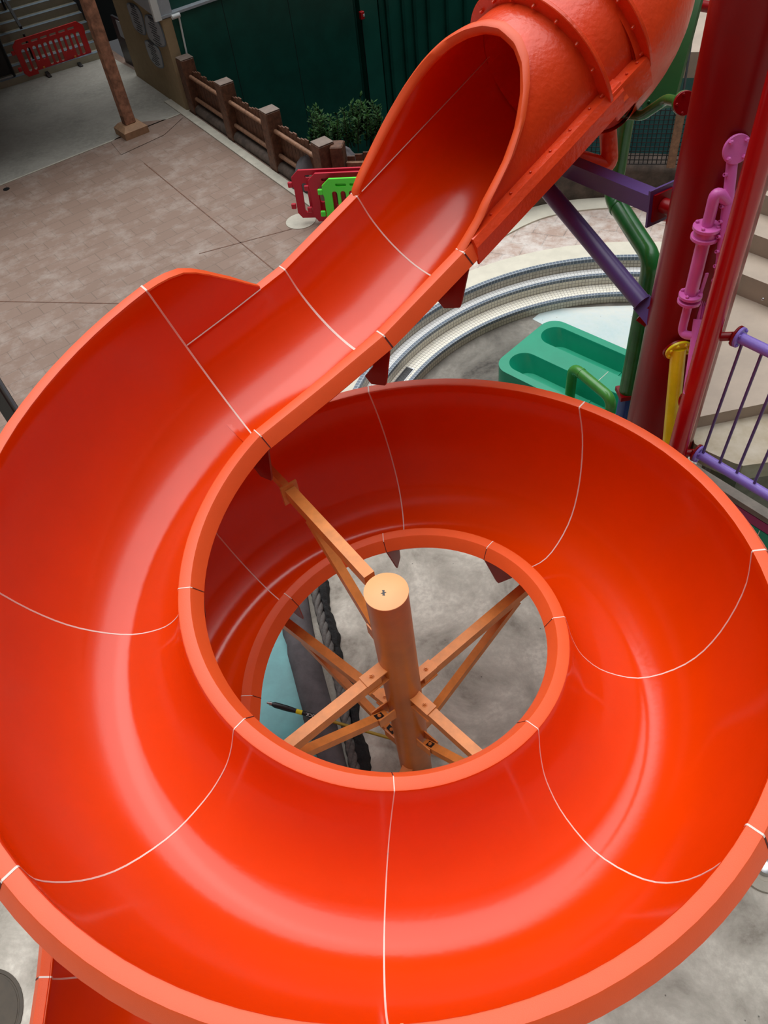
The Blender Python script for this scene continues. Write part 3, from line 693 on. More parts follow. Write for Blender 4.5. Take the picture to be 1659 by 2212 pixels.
for px_, py_, Z_ in ((1560, 612, 5.60), (1486, 866, 6.42)):
    c = at(px_, py_, Z_); cc_ = V3(SX, SY, c[2]); dn = nrm(c-cc_)
    MB().tube([cc_, c], .032).build('column_stub', 'red', sm)
    flange('column_flange', c, _F*-.6-_R*.8, .088, .02, 'red', sm, 5, bolt_side=1)
    flange('pipe_flange', c+_F*.02+_R*.01, _F*-.6-_R*.8, .088, .018, 'pink', pk, 0)
# yellow pipe
Y0 = cylhit(1466, 752, BX, BY, BR+.03); Y1 = at(1447, 950, np.dot(Y0-CC, _F)+.55)
ydv = nrm(Y1-Y0)
yw = thing('water_pipe', 'yellow flanged pipe running down from the thick red column', 'water pipe', Y0)
MB().tube([Y0+ydv*.0, Y1+ydv*.35], .062, 28).build('pipe', 'yellow', yw)
flange('pipe_flange', Y0+ydv*.02, nrm(ydv*.6-_F*.6), .108, .024, 'yellow', yw, 8, bs=.013)
MB().lathe(Y0+ydv*.015+_F*.03, nrm(ydv*.6-_F*.6), [(.115, -.02), (.115, 0)], 28).build('pipe_pad', 'red', big)

# ------------------------------------------------------------------ violet braces of the tube
b1a, b1b = at(1388, 655, 6.6), at(1175, 400, 6.95)
t = thing('tube_brace', 'dark violet round diagonal brace from the thick red column up to the orange tube', 'brace', b1a)
MB().tube([b1b, b1a], .078, 24).build('strut', 'purple', t)
dv = nrm(b1a-b1b); 
MB().rod(b1a-dv*.02, b1a+dv*.18, .17, .022, up=(-.3, -.9, .3)).build('end_plate', 'purple', t, 20)
MB().lathe(b1a+dv*.11+_F*-.015, -_F, [(.016, 0), (.016, .02)], 6).build('bolt', 'purple', t)
MB().rod(b1a+dv*.06+_F*.03, V3(BX-.1, BY, 0)+V3(0, 0, (b1a+dv*.06)[2]-.16), .05, .26, up=(0, 0, 1)).build('bracket', 'red', big, 20)
b2a, b2b = at(1425, 440, 6.15), at(1212, 352, 6.95)
t = thing('tube_brace', 'dark violet box section beam from the thick red column to the orange tube', 'brace', b2a)
MB().rod(b2b, b2a, .14, .14).build('beam', 'purple', t, 20)
dv2 = nrm(b2a-b2b)
MB().rod(b2a, b2a+dv2*.02, .27, .30).build('end_plate', 'purple', t, 20)
MB().rod(b2a+dv2*.02, b2a+dv2*.04, .20, .22).build('bracket_plate', 'red', big, 20)
MB().tube([b2a+dv2*.04, flatz(V3(BX, BY, 0), b2a[2]+.02)], .06).build('bracket_stub', 'red', big)
# ------------------------------------------------------------------ green pipes
gx = at(1383, 700, 8.35); 
gzt = vz(gx, 560)
ge = at(1322, 425, 8.35)
gb_ = vz(gx, 845)
t = thing('drain_pipe', 'thick dark green bent pipe standing left of the thick red column', 'pipe', flatz(gx, gb_))
ge2 = flatz(ge, ge[2]+.0); top_ = V3(ge[0]+.10, ge[1]+.15, ge[2]+1.6)
MB().tube(bend([flatz(gx, gb_), flatz(gx, gzt), ge2, top_], .16, 8), .098, 28).build('pipe', 'green', t)
MB().lathe(flatz(gx, gzt-.45), (0, 0, 1), [(.102, 0), (.104, .03), (.102, .06)], 28).build('coupling', 'green', t)
dvv = nrm(flatz(gx, gzt)-ge2); MB().lathe(ge2+dvv*.16, dvv, [(.101, 0), (.106, .01), (.106, .05), (.101, .06)], 28).build('coupling', 'green', t)
MB().box(flatz(gx, gb_-.02), (.11, .11, .03)).build('collar', 'red', t, 20)
t2 = thing('drain_pipe', 'short blue pipe below the thick dark green one', 'pipe', flatz(gx, POOL))
MB().tube([flatz(gx, POOL), flatz(gx, gb_-.06)], .088, 24).build('pipe', 'blue', t2)
# hoop
ht = -2.92
h1, h2 = gp(1238, 792, ht), gp(1322, 862, ht)
t = thing('pipe_hoop', 'leaf green steel hoop pipe over the twin lane slide', 'pipe', flatz(h1, POOL))
MB().tube(bend([flatz(h1, POOL), flatz(h1, ht), flatz(h2, ht), flatz(h2, POOL)], .16, 8), .076, 24).build('pipe', 'leafgreen', t)
MB().lathe(flatz(h1, ht)+nrm(h2-h1)*.17, h2-h1, [(.080, 0), (.082, .01), (.080, .02)], 24).build('coupling', 'leafgreen', t)
# orange drain bend under the tube
c0, c1, c2 = at(1240, 340, 7.0), at(1318, 362, 7.1), at(1312, 262, 6.85)
MB().tube(bend([c0, c1, c2], .12, 8), .078, 24).build('drain_bend', 'shell', slide)
# green wall panel with bolts beside the tube, and branch pipe
pa, pb, pc, pd2 = at(1462, -60, 7.6), at(1530, -60, 7.4), at(1455, 225, 7.6), at(1385, 240, 7.8)
t = thing('steel_cladding', 'dark green bolted cladding sheet beside the orange tube', 'panel', flatz(pd2, pd2[2]))
nn = nrm(np.cross(pb-pa, pd2-pa)); MB().prism([pa, pb, pc, pd2], nn*.05).build('panel', 'greendark', t, 20)
for i in range(7):
    q = pa*(1-(i+.5)/7)+pd2*((i+.5)/7)+nrm(pb-pa)*.06; s_ = -1 if (nn@_F) > 0 else 1
    if s_ < 0: b0 = q
    else: b0 = q+nn*.05
    MB().lathe(b0, nn*s_, [(.016, 0), (.016, .012), (.008, .02)], 8).build('bolt', 'greendark', t)
t = thing('branch_pipe', 'dark green cranked pipe with a red end flange on the thick red column', 'pipe', at(1470, 222, 5.8))
w0, w1, w2, w3 = at(1335, 246, 6.7), at(1388, 250, 6.4), at(1440, 214, 6.05), at(1476, 222, 5.75)
MB().tube(bend([w0, w1, w2, w3], .06, 5), .040, 20).build('pipe', 'green', t)
flange('green_flange', w3, w3-w2, .085, .025, 'green', t, 0)
flange('red_flange', w3+nrm(w3-w2)*.03, w3-w2, .085, .025, 'red', t, 5, bolt_side=1)
t = thing('guy_rod', 'thin dark rod hanging between green cladding and thick red column', 'rod', at(1478, 210, 7.9))
MB().tube([at(1514, -40, 7.9), at(1474, 212, 7.9)], .012, 8).build('rod', 'black', t)
t = thing('cross_pipe', 'short crimson pipe at the top edge beside the thick red column', 'pipe', at(1515, 10, 8.4))
MB().tube([at(1490, 8, 8.6), at(1560, 20, 8.2)], .055, 16).build('pipe', 'red', t)
t = thing('valve_handle', 'small red tap knob sticking out left of the thick red column', 'knob', at(1430, 471, 8.6))
MB().tube([at(1424, 470, 8.6), at(1445, 475, 8.4)], [.035, .022], 10).build('knob', 'bred', t)

# ------------------------------------------------------------------ beige steps at the right
def slab(name, pts, z, th, m, parent=None):
    return MB().prism([flatz(p, z-th) for p in pts], (0, 0, th)).build(name, m, parent, 20)
stp = thing('tower_steps', 'large beige fibreglass steps and landings behind the lilac railing', 'steps', (3.6, 2.4, -1.5))
A_ = [gp(1498, 903, -1.05), gp(1665, 869, -1.05), gp(1760, 900, -1.05), gp(1900, 600, -1.05), gp(1590, 560, -1.05), gp(1560, 640, -1.05)]
slab('landing', A_, -1.05, .15, 'step', stp)
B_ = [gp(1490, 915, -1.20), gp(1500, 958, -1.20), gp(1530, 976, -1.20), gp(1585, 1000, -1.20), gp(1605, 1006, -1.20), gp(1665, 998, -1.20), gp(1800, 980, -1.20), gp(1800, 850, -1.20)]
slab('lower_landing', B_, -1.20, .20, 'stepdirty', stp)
for P_, zt__ in ((A_, -1.2), (B_, -1.4)):
    c_ = sum(flatz(p, 0) for p in P_)/len(P_); pts = [c_+(flatz(p, 0)-c_)*.55 for p in P_]
    slab('pedestal', pts, zt__, zt__-POOL, 'fascia', stp)
e1_, e2_ = gp(1596, 589, -.79), gp(1659, 614, -.79); ed_ = nrm(e2_-e1_); bk_ = V3(-ed_[1], ed_[0], 0); bk_ = bk_ if bk_[1] > 0 else -bk_
e1_ = e1_-ed_*.35
for i, (zz, o) in enumerate(((-.79, 0), (-.57, .42), (-.35, .84), (-.13, 1.26), (.09, 1.68))):
    pts = [e1_+bk_*o, e1_+bk_*o+ed_*2.2, e1_+bk_*2.6+ed_*2.2, e1_+bk_*2.6]
    slab('step', [p-bk_*0 for p in pts], zz, .27 if i else .28, 'step', stp)
MB().lathe(gp(1648, 646, -.91), -bk_, [(.016, 0), (.014, .012), (.006, .018)], 12).build('bolt', 'steel', stp)
# fascia under the railing
f0, f1 = gp(1490, 985, -.90), gp(1665, 1092, -.90)
fd = nrm(f1-f0); f1 = f0+fd*2.6
fn_ = V3(fd[1], -fd[0], 0)
MB().prism([flatz(f0, -1.12), flatz(f1, -1.12), flatz(f1, -1.06), flatz(f0, -1.06)], -fn_*.10).build('fascia', 'fascia', stp, 20)
t = thing('tower_beam', 'magenta steel beam below the beige step fascia at the right edge', 'beam', flatz(f0, -1.15))
MB().prism([flatz(f0, -1.23), flatz(f1, -1.23), flatz(f1, -1.13), flatz(f0, -1.13)], -fn_*.10+fn_*.0).build('beam', 'magenta', t, 20)
t = thing('steel_cladding', 'dark green tiled panel below the magenta beam at the right edge', 'panel', flatz(f0, -2))
MB().prism([flatz(f0, -2.8), flatz(f1, -2.8), flatz(f1, -1.24), flatz(f0, -1.24)], -fn_*.04).build('panel', 'teal', t, 20)
for i in range(5):
    MB().box(flatz(f0+fd*(.4+.42*i), -1.66)+fn_*.002, (.003, .003, .42), (fd, fn_, V3(0, 0, 1))).build('seam', 'joint', t, 0)

# ------------------------------------------------------------------ things on the concrete inside the spiral
w_ = [gp(*p, POOL) for p in ((600, 1215), (640, 1330), (668, 1440), (700, 1560), (735, 1700))]
tw = [gp(*p, POOL+.008) for p in ((480, 1150), (608, 1330), (640, 1450), (665, 1545), (705, 1700), (400, 1700), (300, 1200))]
g = MB().prism([flatz(p, POOL+.004) for p in tw], (0, 0, .006)); struct('floor_turquoise', g, 'netteal')
kw = MB(); rings = []
lft = [gp(*p, POOL) for p in ((575, 1180), (606, 1330), (628, 1430), (655, 1540), (690, 1650), (715, 1720))]
rgt = [gp(*p, POOL) for p in ((650, 1180), (672, 1330), (693, 1430), (722, 1540), (748, 1650), (765, 1720))]
for i, (a, b) in enumerate(zip(cr_spline(lft, 24), cr_spline(rgt, 24))):
    random.seed(i); j = lambda: random.uniform(-.015, .015)
    hgt = .26+j()*2; m1 = a*.72+b*.28; m2 = a*.3+b*.7
    rings.append([flatz(a, POOL), flatz(a, POOL+hgt*.6)+V3(j(), j(), 0), flatz(m1, POOL+hgt), flatz(m2, POOL+hgt+j()), flatz(b, POOL+hgt*.7), flatz(b, POOL)])
tag(kw.loft(rings, caps=True).build('pool_kerb', 'rock', None, 70), 'rough grey rockwork kerb between the turquoise floor and the concrete, seen through the spiral', 'kerb')
rp = cr_spline([gp(*p, POOL+.08) for p in ((672, 1240), (688, 1310), (712, 1400), (738, 1500), (752, 1590), (775, 1700))], 70)
rp = [p+V3(0, 0, .02*math.sin(i*.3)) for i, p in enumerate(rp)]
ro = MB()
for ph in (0, 2.09, 4.19):
    pts = []
    for i, p in enumerate(rp):
        tdir = nrm(rp[min(i+1, 69)]-rp[max(i-1, 0)]); a, b, _ = basis(tdir); an = i*.62+ph; pts.append(p+(a*math.cos(an)+b*math.sin(an))*.028)
    ro.tube(pts, .034, 8)
tag(ro.build('rope', 'rope', None, 60), 'thick grey twisted rope lying along the rockwork kerb', 'rope')
nb = cr_spline([gp(*p, POOL+.04) for p in ((690, 1240), (706, 1320), (724, 1400), (757, 1500), (772, 1590), (795, 1700))], 60)
no = MB(); rings = []
for i, p in enumerate(nb):
    random.seed(i+90); w = .07+.02*math.sin(i*.4)+random.uniform(-.012, .012); sd_ = V3(1, .25, 0)
    rings.append([p-sd_*w+V3(0, 0, -.03), p-sd_*w*.5+V3(0, 0, .05), p+V3(0, 0, .07+random.uniform(-.02, .02)), p+sd_*w*.6+V3(0, 0, .04), p+sd_*w+V3(0, 0, -.03)])
tag(no.loft(rings, caps=True).build('cargo_net', 'netblack', None, 0), 'bundled black netting lying beside the grey rope', 'net')
pl0, pl1 = gp(588, 1521, -3.28), gp(1010, 1643, -3.58)
t = thing('telescopic_pole', 'black and yellow telescopic pole with a grey threaded tip lying across the rockwork kerb', 'pole', pl0)
pdv = nrm(pl1-pl0)
MB().tube([pl0-pdv*.06, pl0-pdv*.03, pl0-pdv*.03, pl0], [.014, .014, .022, .022], 12).build('threaded_tip', 'steel', t)
MB().lathe(pl0, pdv, [(.020, 0), (.032, .03), (.032, .18), (.025, .28)], 16).build('grip', 'black', t)
MB().tube([pl0+pdv*.28, pl0+pdv*.35], .026, 14).build('band', 'yellow', t)
MB().tube([pl0+pdv*.35, pl0+pdv*.62], .025, 14).build('label_sleeve', 'black', t)
MB().tube([pl0+pdv*.62, pl1], .017, 14).build('shaft', 'ochre', t)
def text(body, size, p, xdir, zdir, m, parent, name='lettering', ext=.001, align='CENTER'):
    c = bpy.data.curves.new(name, 'FONT'); c.body = body; c.size = size; c.extrude = ext; c.align_x = align; c.align_y = 'CENTER'
    tmp = bpy.data.objects.new('tmp', c); COL.objects.link(tmp); dg = bpy.context.evaluated_depsgraph_get(); me = bpy.data.meshes.new_from_object(tmp.evaluated_get(dg)); bpy.data.objects.remove(tmp)
    o = bpy.data.objects.new(name, me); COL.objects.link(o); me.materials.clear(); me.materials.append(M[m])
    x, z = nrm(xdir), nrm(zdir); y = np.cross(z, x)
    o.parent = parent; L = parent.location
    o.matrix_local = Matrix([[x[i], y[i], z[i], p[i]-L[i]] for i in range(3)]+[[0, 0, 0, 1]])
    return o
vdir = nrm(CC-pl0); 
zt = nrm(vdir-pdv*(vdir@pdv))
text('XXOCK', .048, pl0+pdv*.485+zt*.0255, -pdv, zt, 'white', t)
# manhole at lower left, fitting at lower right
mh = gp(-48, 2205, POOL)
t = thing('manhole_cover', 'round dark brown manhole cover in the concrete by the slide exit', 'manhole cover', mh)
MB().lathe(mh, (0, 0, 1), [(.42, 0), (.42, .012), (.39, .014), (.385, .008)], 48).build('ring', 'iron', t)
MB().lathe(mh, (0, 0, 1), [(.37, 0), (.37, .012)], 48).build('lid', 'iron', t)
mh = gp(1650, 1872, POOL)
t = thing('floor_fitting', 'round pale metal floor fitting beside the right side of the slide rim', 'floor fitting', mh)
MB().lathe(mh, (0, 0, 1), [(.24, 0), (.235, .03), (.17, .05), (.15, .05), (.14, .03)], 40).build('dish', 'fpale', t)
MB().lathe(mh, (0, 0, 1), [(.10, .03), (.09, .09), (.05, .11)], 24).build('cap', 'steel', t)

# ------------------------------------------------------------------ upper left: post, fence, walls
pb_ = gp(287, 288, DECK)
t = thing('canopy_post', 'weathered reddish timber canopy post on a tan block base', 'post', pb_)

def sq(c, h_, z): return [flatz(c, z)+UX*a*h_+VX*b*h_ for a, b in ((1, 1), (1, -1), (-1, -1), (-1, 1))]
MB().loft([sq(pb_, .30, DECK), sq(pb_, .30, DECK+.16), sq(pb_, .20, DECK+.25)], caps=True).build('base_block', 'blockwood', t, 20)
MB().box(flatz(pb_, DECK+.25+2.3), (.125, .125, 2.3), (UX, VX, V3(0, 0, 1)), .015).build('shaft', 'wood', t, 20)
for sgn in (1, -1): MB().box(flatz(pb_, DECK+.33)+UX*sgn*.13, (.008, .08, .10), (UX, VX, V3(0, 0, 1))).build('anchor_plate', 'fence', t, 20)
# unseen canopy roof, added above the frame to shade the entrance
cq = gp(395, 244, DECK)
ro_ = [q0+dd*2, flatz(cq, 0)-dd*.2, flatz(cq, 0)-dd*.2+pr*13, q0+dd*2+pr*13]
struct('ceiling_shade_canopy', MB().prism([flatz(p, 1.2) for p in ro_], (0, 0, .2)), 'fence')

f1_, f2_, f3_ = gp(416, 246, DECK), gp(497, 303, DECK), gp(592, 370, DECK)
fdir = nrm(f3_-f1_); spc = np.linalg.norm(f3_-f1_)/2; fnn = V3(-fdir[1], fdir[0], 0)     # points to the building side
fnn = fnn if fnn[0] > 0 else -fnn
fp_ = [f1_+fdir*spc*i+fnn*.17 for i in range(4)]
fn = thing('picket_fence', 'brown timber fence with square posts and round rails running beside the paving', 'fence', flatz(fp_[0], DECK))
for i, p in enumerate(fp_):
    po = MB().box(flatz(p, DECK+.60), (.165, .165, .60), (fdir, fnn, V3(0, 0, 1)), .02).build('post', 'fence', fn, 20)
    MB().box(flatz(p, DECK+1.205), (.16, .16, .006), (fdir, fnn, V3(0, 0, 1)), .004).build('post_top', 'fencetop', po, 20)
def panel(pa, pb, parent, d, n_, zlo=.12, hh=.98, n=11, rails=True):
    L = np.linalg.norm(pb-pa)
    for i in range(n):
        w = L/n; hgt = hh-.05+.07*((i*7) % 5)/4
        MB().box(flatz(pa, DECK+zlo+(hgt-zlo)/2)+d*w*(i+.5)+n_*.05, (w*.46, .014, (hgt-zlo)/2), (d, n_, V3(0, 0, 1))).build('picket', 'fence', parent, 20)
    if rails:
        for z_, r_ in ((hh-.15, .045), (.34, .045)): MB().tube([flatz(pa, DECK+z_)-n_*.03, flatz(pb, DECK+z_)-n_*.03], r_, 12).build('rail', 'rail', parent)
        MB().tube([flatz(pa, DECK+.08)-n_*.02, flatz(pb, DECK+.08)-n_*.02], .13, 14).build('bottom_log', 'log', parent)
for i in range(3): panel(fp_[i]+fdir*.165, fp_[i+1]-fdir*.165, fn, fdir, fnn)
f5 = fp_[3]; d5 = nrm(gp(815, 330, DECK)-gp(700, 333, DECK))
fn2 = thing('picket_fence', 'low brown picket fence in front of the green shrub', 'fence', flatz(f5, DECK))
MB().box(flatz(f5, DECK+.58)+d5*.28-fnn*.0, (.12, .15, .58), (d5, V3(-d5[1], d5[0], 0), V3(0, 0, 1)), .02).build('post', 'fence', fn2, 20)
n5 = V3(-d5[1], d5[0], 0)
panel(f5+d5*.42, f5+d5*2.6, fn2, d5, n5, rails=False, hh=.95, n=14)
MB().rod(flatz(f5+d5*.42, DECK+.78)-n5*.02, flatz(f5+d5*2.6, DECK+.78)-n5*.02, .08, .09).build('rail', 'rail', fn2, 20)
# pale kerb in front of the fence
k0, k1 = f1_-fdir*1.2-fnn*.02, f3_+fdir*3.2-fnn*.02
kb = MB().prism([flatz(k0, DECK), flatz(k1, DECK), flatz(k1-fnn*.20, DECK), flatz(k0-fnn*.20, DECK)], (0, 0, .03)); struct('trim_kerb', kb, 'fpale')
# sunken planting strip behind the fence is hidden; keep the ground under it
# beige wall with signs
bc = gp(403, 240, DECK); bd = -fdir; bl_ = 3.2
bn = V3(-bd[1], bd[0], 0); bn = bn if bn[0] < 0 else -bn      # faces the paving
g = MB().prism([flatz(bc, DECK), flatz(bc+bd*bl_, DECK), flatz(bc+bd*bl_, -.85), flatz(bc, -1.15)], -bn*.25); struct('wall_beige', g, 'beige', 20)
g = MB().prism([flatz(bc+bn*.04, -1.14), flatz(bc+bd*bl_+bn*.04, -.84), flatz(bc+bd*bl_+bn*.04, 1.0), flatz(bc+bn*.04, 1.0)], -bn*.35); struct('wall_upper', g, 'sign', 20)
g = MB().rod(flatz(bc+bn*.06, -1.14), flatz(bc+bn*.06, 1.0), .16, .10, up=(fdir[0], fdir[1], 0)); struct('trim_white_corner', g, 'white', 20)
sgn = thing('notice_board', 'three grey wave-edged notice panels on the beige wall by the green building', 'sign', flatz(bc+bd*1.2, DECK+1))
def onwall(px, py):           # point on the beige wall face
    r = ray(px, py); t_ = ((bc-CC)@bn)/(r@bn); return CC+r*t_
def signpoly(pp, nm):
    c = sum(onwall(*p) for p in pp)/len(pp)
    P_ = [onwall(*p) for p in pp]; sm_ = []
    for i in range(len(P_)):
        a, b = P_[i], P_[(i+1) % len(P_)]
        for k in range(4): sm_.append(a*(1-k/4)+b*k/4)
    for _ in range(2): sm_ = [(sm_[i-1]+2*sm_[i]+sm_[(i+1) % len(sm_)])/4 for i in range(len(sm_))]
    MB().prism([p+bn*.002 for p in sm_], bn*.018).build('backing', 'signedge', sgn, 20)
    MB().prism([c+(p-c)*.92+bn*.018 for p in sm_], bn*.006).build(nm, 'sign', sgn, 20)
    return c
wx = -bd
wavs = [signpoly([(272, 4), (292, 8), (306, 26), (312, 50), (318, 78), (303, 72), (290, 58), (284, 38)], 'panel'),
        signpoly([(312, 30), (330, 32), (346, 48), (356, 78), (361, 100), (350, 102), (338, 98), (322, 82), (316, 60)], 'panel'),
        signpoly([(312, 84), (330, 92), (345, 104), (352, 128), (356, 148), (342, 146), (326, 128), (318, 106)], 'panel')]
for q, c in enumerate(wavs):
    text(['POOL RULES', 'SAFETY', 'NOTICE'][q] if False else '', .05, c, wx, bn, 'ink', sgn) if False else None
    for i in range(11):
        zz = .30-.055*i; ln = .20+.06*math.sin(i*2.1+q)
        if q == 2: zz *= .9
        MB().box(c+V3(0, 0, zz)+bn*.0265+wx*.03*math.sin(i+q), (ln*(1.0 if abs(zz) < .2 else .7), .0015, .010 if i else .03), (wx, bn, V3(0, 0, 1))).build('text_line', 'ink', sgn, 0)
# green building (its base continues below the deck behind the fence)
gw0 = bc+UX*.02
def gpanel(u0, u1, back, z0_, z1_, m, nm, th=.2):
    a = gw0+UX*u0-VX*back; b = gw0+UX*u1-VX*back
    return struct(nm, MB().prism([flatz(a, z0_), flatz(b, z0_), flatz(b, z1_), flatz(a, z1_)], -VX*th), m, 20)
gpanel(0, 5.25, .0, -6.2, -1.12, 'wallgreen', 'wall_green')
gpanel(0, 5.25, .16, -1.12, 2.5, 'wallgreen', 'wall_green_upper')
a = gw0; b = gw0+UX*5.25
struct('trim_ledge', MB().rod(flatz(a, -1.10)-VX*.07, flatz(b, -1.10)-VX*.07, .20, .05), 'sign', 20)
gpanel(5.25, 5.6, .9, -6.2, 2.5, 'wallgreen', 'wall_recess')
gpanel(5.2, 5.26, .0, -6.2, 2.5, 'wallgreen', 'wall_return', .95)
gpanel(5.58, 6.15, .25, -6.2, 2.5, 'wallgreen2', 'wall_pier', .5)
gpanel(6.15, 10.5, .75, -6.2, 2.5, 'wallgreen2', 'wall_panelled')
for i, u in enumerate((6.5, 6.75, 7.3, 7.7, 8.2, 8.9, 9.6)): gpanel(u, u+.09, .67, -6.2, 2.5, 'wallgreen', 'trim_batten', .08)
for u in (1.55, 3.3): gpanel(u, u+.012, -.003, -6.2, -1.12, 'dark', 'trim_panel_joint', .01)
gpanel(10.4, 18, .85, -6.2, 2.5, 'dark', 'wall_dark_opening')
# lower ground behind the fence
# conduit and alarm
def onplane(p0, n0, px, py):
    r = ray(px, py); t_ = ((p0-CC)@n0)/(r@n0); return CC+r*t_
c0_, c1_ = onplane(gw0, VX, 384, 30), onplane(gw0, VX, 399, 115)
t = thing('conduit_pipe', 'thin white conduit down the green wall beside the beige corner', 'conduit', c1_+VX*.03)
MB().tube([c1_+VX*.03-V3(0, 0, .5), c0_+VX*.03], .022, 10).build('pipe', 'white', t)
MB().tube([c0_+VX*.09, c0_+VX*.09-UX*.2], .05, 12).build('junction', 'white', t)
ap = onplane(gw0-VX*.25, VX, 779, 32)
t = thing('fire_alarm', 'small red alarm box on the green wall pier', 'alarm', ap)
MB().box(ap+VX*.05, (.06, .05, .09), (UX, VX, V3(0, 0, 1)), .01).build('housing', 'bred2', t, 20)
MB().box(ap+VX*.105+UX*.03, (.025, .008, .03), (UX, VX, V3(0, 0, 1)), .003).build('lamp', 'white', t, 20)
MB().tube([ap+VX*.012-V3(0, 0, .1), ap+VX*.012-V3(0, 0, 3.2)], .012, 8).build('cable', 'black', t)
# shrub
sc_ = onplane(gw0+VX*1.5, VX, 745, 262)
sc_ = gp(742, 283, DECK+.35)
sh = thing('shrub', 'dark green leafy shrub behind the low picket fence', 'shrub', flatz(sc_, DECK))
lf = MB(); sf = MB(); rng = random.Random(3)
for s_ in range(46):
    bx = flatz(sc_, DECK)+V3(rng.uniform(-.85, .95), rng.uniform(-.30, .38), 0); hgt = rng.uniform(.50, .86); tp = bx+V3(rng.uniform(-.22, .22), rng.uniform(-.15, .15), hgt)
    sf.tube([bx, tp], [.012, .005], 5)
    for i in range(48):
        f = rng.uniform(.15, 1.0); p = bx*(1-f)+tp*f; an = rng.uniform(0, 2*PI); el = rng.uniform(.1, .9)
        d_ = V3(math.cos(an)*math.cos(el), math.sin(an)*math.cos(el), math.sin(el)); a, b, _ = basis(d_); L_ = rng.uniform(.07, .12); w = L_*.25
        q = p+d_*.02
        lf.add([q, q+d_*L_*.5+a*w, q+d_*L_+b*.006, q+d_*L_*.5-a*w, q+d_*L_*.5+b*.012], [(0, 1, 4), (1, 2, 4), (2, 3, 4), (3, 0, 4)])
tag(lf.build('foliage', 'leaf', sh, 0), None); sf.build('stems', 'stem', sh)
# rock
def rock(name, c, rx, ry, rz, seed, m='rock', rot=0):
    rng = random.Random(seed); mb = MB(); rings = []
    ph = [rng.uniform(0, 6) for _ in range(8)]
    N, K = 20, 36
    for i in range(N+1):
        la = i/N*PI*.5; ring = []
        for k in range(K):
            lo = 2*PI*k/K+rot; w = 1+.07*math.sin(3*lo+ph[0])+.05*math.sin(5*lo+ph[1]+la*3)+.04*math.sin(9*lo+ph[2]+la*6)+.03*math.sin(la*13+lo*2+ph[3])
            ring.append(V3(c[0]+rx*math.cos(la)**.6*math.cos(lo)*w, c[1]+ry*math.cos(la)**.6*math.sin(lo)*w, c[2]+rz*math.sin(la)*(1+.06*math.sin(4*lo+ph[4]))))
        rings.append(ring)
    mb.loft(rings, caps=True); return mb.build(name, m, None, 60)
tag(rock('boulder', gp(716, 396, DECK), .72, .36, .74, 5), 'large grey brown boulder behind the leaning barriers', 'rock')
# barriers
def barrier(label, c, d, m, feet, group=None, L=2.0, hb=.98, lean=0):
    t = thing('crowd_barrier', label, 'barrier', c, group)
    n = V3(-d[1], d[0], 0); up = nrm(V3(0, 0, 1)+n*lean); z0 = .10
    import bmesh as B_
    bm = B_.new()
    def P(x, y, o=0): return tuple(V3(*c)+d*x+up*(z0+y)+n*o)
    H_ = hb-z0
    outer = [(.10, 0), (L-.10, 0), (L-.02, .10), (L-.02, H_*.62), (L-.0, H_*.70), (L-.0, H_*.86), (L-.14, H_), (.14, H_), (0, H_*.86), (0, H_*.70), (.02, H_*.62), (.02, .10)]
    holes = []
    def cap(x, y, w, h, k=5):
        r_ = min(w, h)/2; pts = []
        for cx_, cy_, a0 in ((x+w/2-r_, y-h/2+r_, 1.5*PI), (x+w/2-r_, y+h/2-r_, 0), (x-w/2+r_, y+h/2-r_, .5*PI), (x-w/2+r_, y-h/2+r_, PI)):
            for i in range(k): tt = a0+i/(k-1)*PI/2; pts.append((cx_+r_*math.cos(tt), cy_+r_*math.sin(tt)))
        return pts
    ns = 11
    for i in range(ns):
        x = .14+(L-.28)*(i+.5)/ns; short = i in (2, 3, 7, 8)
        y0, y1 = (.28, H_*.74) if short else (.10, H_*.74)
        holes.append(cap(x, (y0+y1)/2, .10, y1-y0))
    for i in range(6): holes.append(cap(.22+(L-.44)*(i+.5)/6, H_*.87, .20, .055))
    for side in (-.022, .022):
        es = []
        for loop in [outer]+holes:
            vs = [bm.verts.new(P(x, y, side)) for x, y in loop]; es += [bm.edges.new((vs[i], vs[(i+1) % len(vs)])) for i in range(len(vs))]
        B_.ops.triangle_fill(bm, edges=es, use_beauty=True, use_dissolve=False)
    for loop in [outer]+holes:
        a = [bm.verts.new(P(x, y, -.022)) for x, y in loop]; b = [bm.verts.new(P(x, y, .022)) for x, y in loop]
        for i in range(len(a)): j = (i+1) % len(a); bm.faces.new((a[i], a[j], b[j], b[i]))
    B_.ops.remove_doubles(bm, verts=bm.verts, dist=.0005); B_.ops.recalc_face_normals(bm, faces=bm.faces)
    me = bpy.data.meshes.new('panel'); bm.to_mesh(me); bm.free(); me.materials.append(M[m])
    o = bpy.data.objects.new('panel', me); COL.objects.link(o); o.parent = t; o.location = -t.location
    for y in (.22, .62): MB().box(V3(*P(-.045, y)), (.045, .025, .05), (d, n, up), .01).build('connector', m, t, 20)
    if feet:
        for x in (L*.27, L*.73):
            b0 = V3(*c)+d*x
            ft = MB(); ft.prism([b0+n*.30+V3(0, 0, .0), b0+n*.30+V3(0, 0, .03), b0+n*.04+V3(0, 0, .10), b0-n*.04+V3(0, 0, .10), b0-n*.30+V3(0, 0, .03), b0-n*.30+V3(0, 0, .0)], d*.09)
            ft.build('foot', 'black', t, 20); MB().box(V3(*P(x+.04, .07)), (.025, .03, .06), (d, n, up), .005).build('foot_clip', 'orangetab', t, 20)
    return t
bL, bR = gp(66, 174, DECK), gp(205, 127, DECK)
bdv = nrm(bR-bL)
barrier('red plastic barrier with black feet standing before the striped stairs', bL-bdv*.1, bdv, 'bred2', True)
nb0 = gp(645, 484, DECK); nd = nrm(V3(.95, -.22, 0))
